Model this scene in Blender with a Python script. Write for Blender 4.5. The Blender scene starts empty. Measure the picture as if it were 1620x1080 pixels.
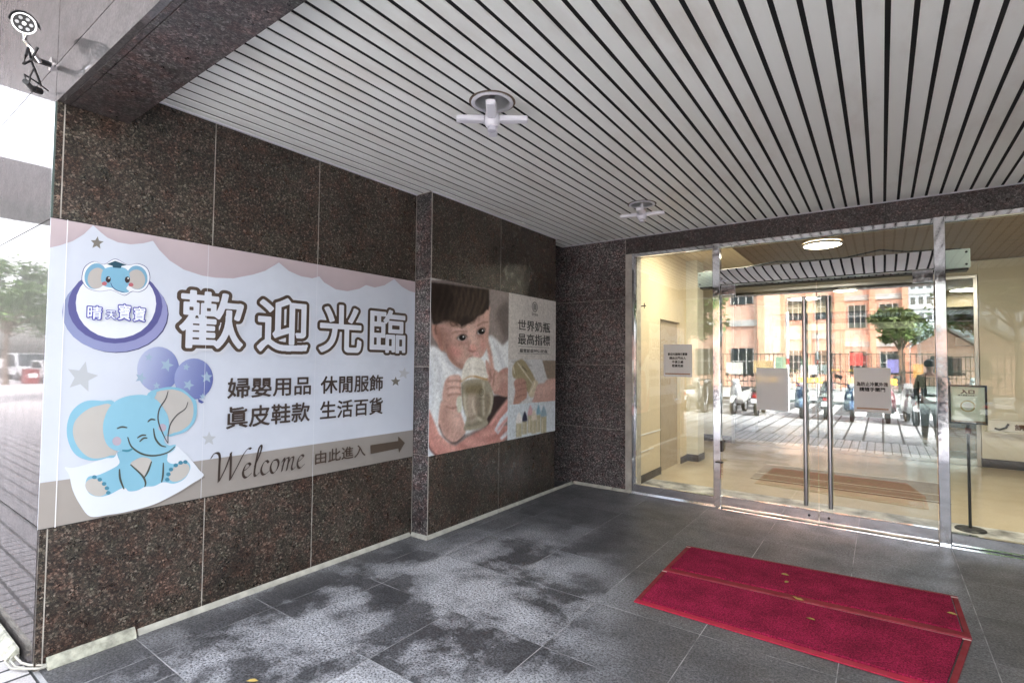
import bpy, bmesh, math, random
import numpy as np
from math import radians as R, sin, cos, pi
from mathutils import Vector, Matrix
from mathutils.geometry import tessellate_polygon
S=bpy.context.scene; COL=S.collection
random.seed(7)
# ---------------- camera ----------------
cam=bpy.data.cameras.new('camera'); camo=bpy.data.objects.new('camera',cam); COL.objects.link(camo); S.camera=camo
cam.sensor_width=36; cam.lens=18.062; cam.clip_start=.05; cam.clip_end=2000
_y,_p,_r=R(35.7513),R(2.1032),R(.5307)
F=Vector((-sin(_y)*cos(_p),cos(_y)*cos(_p),sin(_p))); R1=Vector((cos(_y),sin(_y),0)); U1=R1.cross(F)
R2=R1*cos(_r)+U1*sin(_r); U2=-R1*sin(_r)+U1*cos(_r)
camo.matrix_world=Matrix(((R2.x,U2.x,-F.x,0),(R2.y,U2.y,-F.y,0),(R2.z,U2.z,-F.z,1.6),(0,0,0,1)))
# ---------------- sky, sun, exposure ----------------
SUN_EL,SUN_AZ=R(50),R(62)
w=bpy.data.worlds.new('World'); S.world=w; w.use_nodes=True
nt=w.node_tree; bg=nt.nodes['Background']; sky=nt.nodes.new('ShaderNodeTexSky'); sky.sky_type='NISHITA'; sky.sun_disc=False
sky.sun_elevation=SUN_EL; sky.sun_rotation=SUN_AZ; sky.dust_density=4; sky.air_density=1.2
hs=nt.nodes.new('ShaderNodeHueSaturation'); hs.inputs['Saturation'].default_value=.28; hs.inputs['Value'].default_value=1.15
nt.links.new(sky.outputs[0],hs.inputs['Color']); nt.links.new(hs.outputs[0],bg.inputs[0]); bg.inputs[1].default_value=.15
sl=bpy.data.lights.new('sun','SUN'); sl.energy=1.5; sl.angle=R(14); sl.color=(1,.96,.9)
so=bpy.data.objects.new('sun',sl); COL.objects.link(so)
sd=Vector((sin(SUN_AZ)*cos(SUN_EL),cos(SUN_AZ)*cos(SUN_EL),sin(SUN_EL))); so.rotation_euler=sd.to_track_quat('Z','Y').to_euler()
S.view_settings.view_transform='Standard'; S.view_settings.look='None'; S.view_settings.exposure=3.12; S.view_settings.gamma=1
S.render.engine='CYCLES'; S.cycles.use_denoising=True; S.cycles.max_bounces=10; S.cycles.transparent_max_bounces=16
try: S.cycles.denoising_prefilter='ACCURATE'
except Exception: pass
# ---------------- materials ----------------
def mat(name,col=(.5,.5,.5),rough=.6,metal=0,spec=.5,**k):
    m=bpy.data.materials.new(name); m.use_nodes=True; b=m.node_tree.nodes['Principled BSDF']
    b.inputs['Base Color'].default_value=(*col,1); b.inputs['Roughness'].default_value=rough; b.inputs['Metallic'].default_value=metal
    b.inputs['Specular IOR Level'].default_value=spec
    for kk,v in k.items(): b.inputs[kk.replace('_',' ')].default_value=v
    return m
class NT:
    def __init__(s,m): s.t=m.node_tree; s.b=s.t.nodes['Principled BSDF']
    def n(s,typ,**k):
        x=s.t.nodes.new('ShaderNode'+typ)
        for a,v in k.items():
            if a.startswith('i_'): x.inputs[a[2:].replace('_',' ')].default_value=v
            else: setattr(x,a,v)
        return x
    def l(s,a,b): s.t.links.new(a,b)
    def obj(s,scale=(1,1,1),rot=(0,0,0),loc=(0,0,0)):
        g=s.n('NewGeometry'); m=s.n('Mapping'); m.inputs['Scale'].default_value=scale; m.inputs['Rotation'].default_value=rot; m.inputs['Location'].default_value=loc
        s.l(g.outputs['Position'],m.inputs['Vector']); return m.outputs[0]
    def loc(s,scale=(1,1,1)):
        g=s.n('TexCoord'); m=s.n('Mapping'); m.inputs['Scale'].default_value=scale
        s.l(g.outputs['Object'],m.inputs['Vector']); return m.outputs[0]
    def noise(s,v,scale,detail=6,rough=.55,dist=0):
        x=s.n('TexNoise'); x.inputs['Scale'].default_value=scale; x.inputs['Detail'].default_value=detail; x.inputs['Roughness'].default_value=rough; x.inputs['Distortion'].default_value=dist; s.l(v,x.inputs['Vector']); return x.outputs[0]
    def vor(s,v,scale,feat='F1'):
        x=s.n('TexVoronoi',feature=feat); x.inputs['Scale'].default_value=scale; s.l(v,x.inputs['Vector']); return x
    def ramp(s,v,stops,interp='LINEAR'):
        x=s.n('ValToRGB'); cr=x.color_ramp; cr.interpolation=interp
        while len(cr.elements)<len(stops): cr.elements.new(.5)
        for e,(p,c) in zip(cr.elements,stops): e.position=p; e.color=(*c,1) if len(c)==3 else c
        s.l(v,x.inputs[0]); return x.outputs[0]
    def mix(s,f,a,b,mode='MIX'):
        x=s.n('Mix',data_type='RGBA',blend_type=mode)
        for sock,val in ((x.inputs[0],f),(x.inputs[6],a),(x.inputs[7],b)):
            if hasattr(val,'links') : s.l(val,sock)
            else: sock.default_value=val if not isinstance(val,tuple) else (*val,1)
        return x.outputs[2]
    def math(s,op,a,b=0.,clamp=False):
        x=s.n('Math',operation=op,use_clamp=clamp)
        for sock,val in ((x.inputs[0],a),(x.inputs[1],b)):
            if hasattr(val,'links'): s.l(val,sock)
            else: sock.default_value=val
        return x.outputs[0]
    def bump(s,h,st=.3,d=.01):
        x=s.n('Bump'); x.inputs['Strength'].default_value=st; x.inputs['Distance'].default_value=d; s.l(h,x.inputs['Height']); s.l(x.outputs[0],s.b.inputs['Normal'])
    def col(s,v): s.l(v,s.b.inputs['Base Color'])
    def rgh(s,v): s.l(v,s.b.inputs['Roughness'])
def var(name,col,rough=.6,metal=0,amt=.25,scale=6,bump=0,bs=60,**k):
    m=mat(name,col,rough,metal,**k); t=NT(m); p=t.obj(); n=t.noise(p,scale,8,.6)
    lo=tuple(max(0,c*(1-amt)) for c in col); hi=tuple(min(1,c*(1+amt)) for c in col)
    t.col(t.ramp(n,[(.3,lo),(.7,hi)])); r=t.noise(p,scale*2.3,5); t.rgh(t.ramp(r,[(.3,(rough*.85,)*3),(.7,(min(1,rough*1.15),)*3)]))
    if bump: t.bump(t.noise(p,bs,4),bump,.005)
    return m
def granite(name,pal,rough,scale=1.,coat=0.,stain=.35,spec=.5):
    m=mat(name,(.1,.1,.1),rough,0,spec); t=NT(m); p=t.obj((1,1,1)); 
    d=t.n('VectorMath',operation='ADD'); nn=t.n('TexNoise'); nn.inputs['Scale'].default_value=60*scale; t.l(p,nn.inputs['Vector'])
    sc=t.n('VectorMath',operation='SCALE'); sc.inputs['Scale'].default_value=.012; t.l(nn.outputs['Color'],sc.inputs[0]); t.l(p,d.inputs[0]); t.l(sc.outputs[0],d.inputs[1]); q=d.outputs[0]
    v1=t.vor(q,75*scale); v2=t.vor(q,150*scale)
    sep=t.n('SeparateColor'); t.l(v1.outputs['Color'],sep.inputs[0]); sep2=t.n('SeparateColor'); t.l(v2.outputs['Color'],sep2.inputs[0])
    c1=t.ramp(sep.outputs[0],pal); c2=t.ramp(sep2.outputs[1],pal); c=t.mix(.42,c1,c2)
    fine=t.noise(q,260*scale,3); c=t.mix(.75,c,t.ramp(fine,[(.36,(.3,)*3),(.64,(1.9,)*3)]),'MULTIPLY')
    big=t.noise(p,2.2,6,.6); c=t.mix(1.,c,t.ramp(big,[(.3,(1-stain,)*3),(.7,(1+stain,)*3)]),'MULTIPLY'); c=t.mix(1.,c,t.ramp(t.noise(p,11,4,.6),[(.36,(1.18,.94,.88)),(.5,(1,1,.98)),(.64,(.92,1.02,.96))]),'MULTIPLY')
    gi=t.n('NewGeometry'); c=t.mix(1.,c,t.ramp(gi.outputs['Random Per Island'],[(0,(.82,.82,.83)),(1,(1.16,1.15,1.13))]),'MULTIPLY'); t.col(c)
    t.rgh(t.ramp(t.noise(p,14,5),[(.3,(rough*.8,)*3),(.7,(rough*1.25,)*3)]))
    t.bump(sep.outputs[0],.08,.002)
    return m
G_BROWN=granite('brown_granite',[(0,(.004,.004,.004)),(.28,(.012,.011,.010)),(.50,(.048,.033,.027)),(.66,(.045,.042,.037)),(.80,(.085,.055,.042)),(.91,(.14,.115,.092)),(1,(.29,.245,.205))],.30,1.45)
G_PIER=granite('grey_granite',[(0,(.006,.006,.007)),(.35,(.018,.016,.018)),(.6,(.06,.048,.048)),(.82,(.15,.13,.14)),(1,(.42,.38,.38))],.30,1.3)
G_DARK=granite('dark_granite',[(0,(.01,.009,.009)),(.4,(.025,.02,.021)),(.6,(.06,.042,.042)),(.85,(.09,.08,.082)),(1,(.20,.18,.18))],.32,1.2)
G_FAC=mat('polished_facade_granite',(.12,.11,.11),.5,0,.2); t=NT(G_FAC); _p=t.obj(); streak=t.noise(t.obj((3,3,.25)),9,5,.6)
t.col(t.mix(.55,t.ramp(t.noise(_p,90,4),[(.35,(.018,.016,.016)),(.65,(.12,.108,.106))]),t.ramp(t.noise(t.obj((.6,6,.9)),14,6),[(.3,(.036,.033,.033)),(.7,(.11,.10,.10))])))
gl=t.n('BsdfGlossy'); gl.inputs['Color'].default_value=(.40,.375,.385,1); t.l(t.ramp(t.noise(_p,6,5),[(.3,(.01,)*3),(.7,(.045,)*3)]),gl.inputs['Roughness']); fr=t.n('Fresnel'); fr.inputs['IOR'].default_value=1.9
bp=t.n('Bump'); bp.inputs['Strength'].default_value=.02; bp.inputs['Distance'].default_value=.004; t.l(t.noise(_p,7,3),bp.inputs['Height']); t.l(bp.outputs[0],gl.inputs['Normal'])
t.l(t.ramp(streak,[(.3,(.46,.43,.44)),(.7,(.66,.625,.635))]),gl.inputs['Color'])
ms=t.n('MixShader'); t.l(fr.outputs[0],ms.inputs[0]); t.l(t.b.outputs[0],ms.inputs[1]); t.l(gl.outputs[0],ms.inputs[2]); t.l(ms.outputs[0],t.t.nodes['Material Output'].inputs[0])
# porch floor: dark slate tiles with white efflorescence
M_TILE=mat('slate_tile',(.05,.05,.055),.5,0,.5); t=NT(M_TILE); p=t.obj()
# per-tile random number from the tile indices
sx=t.n('SeparateXYZ'); t.l(p,sx.inputs[0])
tx_=t.math('FLOOR',t.math('DIVIDE',t.math('ADD',sx.outputs[0],2.93),.68)); ty_=t.math('FLOOR',t.math('DIVIDE',t.math('SUBTRACT',sx.outputs[1],2.50),.66))
cx_=t.n('CombineXYZ'); t.l(tx_,cx_.inputs[0]); t.l(ty_,cx_.inputs[1]); wn=t.n('TexWhiteNoise'); t.l(cx_.outputs[0],wn.inputs[0]); rt=wn.outputs['Value']
off=t.n('VectorMath',operation='SCALE'); off.inputs['Scale'].default_value=.10; t.l(wn.outputs['Color'],off.inputs[0]); pv=t.n('VectorMath',operation='ADD'); t.l(p,pv.inputs[0]); t.l(off.outputs[0],pv.inputs[1]); q=pv.outputs[0]
grain=t.noise(p,78,4,.85); grain2=t.noise(p,34,4,.7)
base=t.ramp(t.noise(q,2.4,7,.65),[(.3,(.066,.067,.071)),(.7,(.128,.130,.137))])
base=t.mix(1.,base,t.ramp(rt,[(0,(.86,.86,.87)),(1,(1.14,1.14,1.14))]),'MULTIPLY')
base=t.mix(.85,base,t.ramp(grain,[(.40,(.20,.20,.21)),(.60,(2.15,2.15,2.2))]),'MULTIPLY')
base=t.mix(.5,base,t.ramp(grain2,[(.38,(.6,.6,.6)),(.62,(1.4,1.4,1.4))]),'MULTIPLY')
gx=t.math('POWER',t.math('ABSOLUTE',t.math('ADD',sx.outputs[0],2.35)),2.); gy=t.math('ABSOLUTE',t.math('SUBTRACT',sx.outputs[1],2.1))
reg=t.math('SUBTRACT',1.12,t.math('ADD',t.math('MULTIPLY',gx,.55),t.math('MULTIPLY',gy,.40)),True)
dark=t.math('MULTIPLY',t.ramp(t.noise(q,2.6,9,.62,.12),[(.46,(0,)*3),(.56,(1,)*3)]),reg)
base=t.mix(t.math('MULTIPLY',dark,.45),base,(.022,.022,.026))
thr=t.math('ADD',t.noise(q,2.3,10,.60,.12),t.math('MULTIPLY',t.math('SUBTRACT',rt,.5),.10))
st=t.math('MULTIPLY',t.ramp(thr,[(.43,(0,)*3),(.50,(.5,)*3),(.62,(1,)*3)]),t.math('MULTIPLY',reg,1.6,True))
st=t.math('MULTIPLY',st,t.ramp(grain,[(.41,(.05,)*3),(.55,(1,)*3)]),True)
t.col(t.mix(st,base,(.66,.68,.73))); t.rgh(t.ramp(t.noise(p,5,5),[(.3,(.34,)*3),(.7,(.52,)*3)])); t.bump(grain,.25,.003)
M_GROUT=var('pale_grout',(.36,.36,.37),.9,amt=.85,scale=4); M_SEAL=var('wall_joint_sealant',(.42,.39,.35),.8,amt=.3)
M_PVC=var('white_plastic_duct',(.44,.43,.38),.45,amt=.22,scale=14); M_PVC2=var('weathered_duct',(.40,.40,.33),.6,amt=.55,scale=16)
M_SLAT=mat('painted_aluminium_slat',(.8,.8,.8),.5); t=NT(M_SLAT); p=t.obj(); gi=t.n('NewGeometry'); t.col(t.mix(1.,t.mix(.6,(.88,.89,.87),t.ramp(t.noise(t.obj((1,.35,1)),2.2,8,.65),[(.28,(.66,.62,.57)),(.5,(.88,.89,.87)),(1,(.87,.88,.87))])),t.ramp(gi.outputs['Random Per Island'],[(0,(.93,.93,.92)),(1,(1.03,1.03,1.03))]),'MULTIPLY')); M_VOID=mat('dark_void',(.006,.006,.007),.9)
M_STEEL=mat('polished_steel',(.86,.86,.89),.04,1); t=NT(M_STEEL); t.bump(t.noise(t.obj((1,1,.4)),9,2),.02,.003); t.rgh(t.ramp(t.noise(t.obj(),30,5),[(.3,(.03,)*3),(.75,(.12,)*3)]))
M_MIRROR=mat('mirror_steel',(.88,.87,.90),.02,1)
M_BRUSH=mat('brushed_steel',(.62,.62,.64),.28,1); t=NT(M_BRUSH); t.bump(t.noise(t.obj((1,1,60)),20,3),.05,.001)
M_GLASSEDGE=mat('green_glass_edge',(.10,.13,.12),.2)
def glass(name,base=.10,k=.9,tint=(.93,.97,.95)):
    m=bpy.data.materials.new(name); m.use_nodes=True; t=m.node_tree; t.nodes.clear()
    o=t.nodes.new('ShaderNodeOutputMaterial'); mx=t.nodes.new('ShaderNodeMixShader'); tr=t.nodes.new('ShaderNodeBsdfTransparent'); gl=t.nodes.new('ShaderNodeBsdfGlossy'); fr=t.nodes.new('ShaderNodeFresnel')
    tr.inputs[0].default_value=(*tint,1); gl.inputs['Roughness'].default_value=0.0; gl.inputs['Color'].default_value=(.97,.98,1,1); fr.inputs['IOR'].default_value=1.5
    ma=t.nodes.new('ShaderNodeMath'); ma.operation='MULTIPLY_ADD'; ma.use_clamp=True; ma.inputs[1].default_value=k; ma.inputs[2].default_value=base
    t.links.new(fr.outputs[0],ma.inputs[0]); t.links.new(ma.outputs[0],mx.inputs[0]); t.links.new(tr.outputs[0],mx.inputs[1]); t.links.new(gl.outputs[0],mx.inputs[2]); t.links.new(mx.outputs[0],o.inputs[0]); return m
M_GLASS=glass('door_glass',.155,1.0); M_GLASST=glass('transom_glass',.01,.6); M_GLASS2=glass('side_glass',.06,1.0); M_GLASS4=glass('right_pane_glass',.0,.7); M_GLASS3=glass('inner_glass',.16,1.0,(.88,.93,.92))
M_PRINT=mat('printed_vinyl',(.8,.8,.8),.38); t=NT(M_PRINT); a=t.n('VertexColor',layer_name='Col'); p=t.obj(); t.col(t.mix(1.,a.outputs[0],t.ramp(t.noise(p,2.2,6,.6),[(.3,(.93,.93,.93)),(.7,(1.03,1.03,1.02))]),'MULTIPLY')); t.bump(t.noise(t.obj((1,1,.5)),3.2,2),.25,.02)
M_BLACK=mat('black_plastic',(.012,.012,.014),.4); M_WHITEP=mat('white_plastic',(.75,.74,.80),.35); M_PAPER=mat('paper',(.80,.81,.84),.55); M_INK=mat('black_ink',(.012,.012,.015),.6)
M_WHITEBOX=var('white_enamel',(.62,.68,.64),.35,amt=.05)
M_CHROME=mat('chrome',(.82,.82,.83),.12,1); M_CAN=mat('dull_reflector',(.75,.75,.76),.28,.8)
def matred(name,c,amp):
    m=mat(name,c,.95,0,.2); t=NT(m); p=t.obj(); n=t.noise(p,120,4,.85); t.col(t.mix(1.,t.ramp(t.noise(p,5,6),[(.3,tuple(x*.7 for x in c)),(.7,tuple(x*1.25 for x in c))]),t.ramp(n,[(.40,(.35,)*3),(.60,(1.8,)*3)]),'MULTIPLY')); t.bump(n,amp,.006); return m
M_MAT=matred('crimson_coir_pile',(.30,.014,.055),.9); M_MATB=var('crimson_vinyl_border',(.46,.006,.045),.5,amt=.15,bump=.2); M_MATR=var('faded_red_border',(.27,.018,.030),.75,amt=.2)
M_BEIGE=var('beige_painted_wall',(.70,.59,.43),.55,amt=.05,scale=2,bump=.1); M_CREAM=var('cream_painted_wall',(.66,.64,.57),.5,amt=.05,scale=2)
M_LFLOOR=mat('tan_polished_terrazzo',(.42,.32,.20),.14); t=NT(M_LFLOOR); p=t.obj(); t.col(t.mix(.35,t.ramp(t.noise(p,2,6),[(.3,(.48,.40,.29)),(.7,(.62,.54,.42))]),t.ramp(t.noise(p,160,3),[(.35,(.25,.18,.12)),(.65,(.85,.75,.6))])))
M_SKIRT=var('dark_stone_skirting',(.05,.04,.035),.4,amt=.4); M_WOODC=mat('brown_wood_ceiling',(.14,.085,.045),.4); t=NT(M_WOODC); t.col(t.ramp(t.noise(t.obj((.6,6,1)),6,8,.6),[(.3,(.10,.06,.035)),(.7,(.19,.12,.065))]))
M_DOORP=var('taupe_door_panel',(.42,.34,.25),.4,amt=.06); M_WOODD=var('amber_wood_door',(.20,.10,.025),.35,amt=.2)
def paper(name,col):
    m=mat(name,col,.6); t=m.node_tree; o=t.nodes['Material Output']; b=t.nodes['Principled BSDF']; tr=t.nodes.new('ShaderNodeBsdfTranslucent'); tr.inputs[0].default_value=(*col,1); mx=t.nodes.new('ShaderNodeMixShader'); mx.inputs[0].default_value=.38
    t.links.new(b.outputs[0],mx.inputs[1]); t.links.new(tr.outputs[0],mx.inputs[2]); t.links.new(mx.outputs[0],o.inputs[0]); return m
M_SHEET=paper('thin_paper',(.95,.95,.96)); M_SIGNP=paper('pale_green_sheet',(.82,.88,.83))
M_LAMP=mat('warm_lamp_diffuser',(1,.9,.7),.5); b=M_LAMP.node_tree.nodes['Principled BSDF']; b.inputs['Emission Color'].default_value=(1,.86,.68,1); b.inputs['Emission Strength'].default_value=7.2
M_YEL=mat('yellow_lettering',(.9,.5,.03),.5); M_YEL.node_tree.nodes['Principled BSDF'].inputs['Emission Color'].default_value=(1,.55,.05,1); M_YEL.node_tree.nodes['Principled BSDF'].inputs['Emission Strength'].default_value=.35
M_LMAT=var('brown_lobby_mat',(.23,.185,.125),.9,amt=.2,scale=30); M_LEAF=var('yellow_leaf',(.42,.30,.08),.6,amt=.2,scale=40)
# street
M_PAVE=mat('grey_paver',(.33,.32,.32),.7); t=NT(M_PAVE); p=t.obj()
br=t.n('TexBrick'); br.inputs['Scale'].default_value=1; br.inputs['Brick Width'].default_value=.13; br.inputs['Row Height'].default_value=.15; br.inputs['Mortar Size'].default_value=.010; br.offset=0
br.inputs['Color1'].default_value=(.50,.48,.485,1); br.inputs['Color2'].default_value=(.60,.58,.59,1); br.inputs['Mortar'].default_value=(.035,.035,.037,1)
t.l(p,br.inputs['Vector']); t.col(t.mix(.6,br.outputs[0],t.ramp(t.noise(p,110,3,.7),[(.3,(.55,)*3),(.7,(1.35,)*3)]),'MULTIPLY')); t.bump(br.outputs['Fac'],-.5,.004)
M_STRIPE=mat('striped_paving',(.4,.4,.4),.6); t=NT(M_STRIPE); p=t.obj()
br=t.n('TexBrick'); br.inputs['Scale'].default_value=1; br.inputs['Brick Width'].default_value=.34; br.inputs['Row Height'].default_value=2.2; br.inputs['Mortar Size'].default_value=.022; br.offset=0
br.inputs['Color1'].default_value=(.36,.36,.36,1); br.inputs['Color2'].default_value=(.46,.46,.46,1); br.inputs['Mortar'].default_value=(.02,.02,.022,1)
t.l(p,br.inputs['Vector']); t.col(t.mix(.7,br.outputs[0],t.ramp(t.noise(p,1.6,6,.6),[(.3,(.6,)*3),(.7,(1.25,)*3)]),'MULTIPLY'))
M_ROAD=var('asphalt',(.055,.055,.058),.85,amt=.3,scale=12,bump=.3); M_LINE=var('road_paint',(.72,.72,.70),.6,amt=.1); M_KERB=var('kerb_stone',(.30,.30,.29),.8,amt=.2)
M_GROUND=var('far_ground',(.16,.17,.13),.9,amt=.3,scale=.5)
M_BRICK=mat('orange_brick_tile',(.50,.24,.15),.7); t=NT(M_BRICK); p=t.obj()
br=t.n('TexBrick'); br.inputs['Scale'].default_value=1; br.inputs['Brick Width'].default_value=.5; br.inputs['Row Height'].default_value=.25; br.inputs['Mortar Size'].default_value=.008
br.inputs['Color1'].default_value=(.62,.37,.27,1); br.inputs['Color2'].default_value=(.68,.43,.33,1); br.inputs['Mortar'].default_value=(.55,.45,.40,1)
rt=t.obj((1,1,1),(R(90),0,0)); t.l(rt,br.inputs['Vector']); t.col(t.mix(.8,br.outputs[0],t.ramp(t.noise(p,.8,6),[(.3,(.85,)*3),(.7,(1.12,)*3)]),'MULTIPLY'))
M_CONC=var('weathered_concrete',(.42,.42,.40),.8,amt=.15,scale=1.5); M_PALE=var('pale_tower_tile',(.52,.54,.57),.7,amt=.06,scale=.5); M_WIN=mat('dark_window_glass',(.03,.04,.045),.08)
M_PURP=var('maroon_painted_steel',(.035,.026,.03),.5,amt=.12,scale=2); M_ROOF=var('grey_metal_roof',(.30,.31,.31),.5,amt=.15,scale=2)
def leafmat(name,a,b):
    m=mat(name,a,.6,0,.3); t=NT(m); t.col(t.ramp(t.noise(t.loc((1,1,1)),1.4,4),[(.35,a),(.65,b)])); return m
M_LV=[leafmat('green_leaves',(.035,.075,.018),(.10,.17,.045)),leafmat('olive_leaves',(.05,.075,.02),(.14,.18,.06))]; M_BARK=var('bark',(.13,.10,.075),.9,amt=.3,scale=20,bump=.5)
M_FENCE=mat('dark_green_railing',(.03,.045,.035),.5); M_TYRE=mat('tyre_rubber',(.018,.018,.018),.85); M_SEAT=mat('black_seat',(.02,.02,.022),.5); M_LENS=mat('headlight_lens',(.7,.72,.75),.08)
M_SKIN=mat('skin',(.45,.27,.20),.5); M_HAIR=mat('black_hair',(.015,.012,.01),.5); M_CLOTH=mat('dark_green_cloth',(.02,.035,.03),.85); M_JEAN=mat('dark_trousers',(.02,.022,.03),.85); M_SHOE=mat('white_shoe',(.6,.6,.6),.6); M_NAVY=mat('navy_cloth',(.012,.012,.05),.85)
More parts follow.
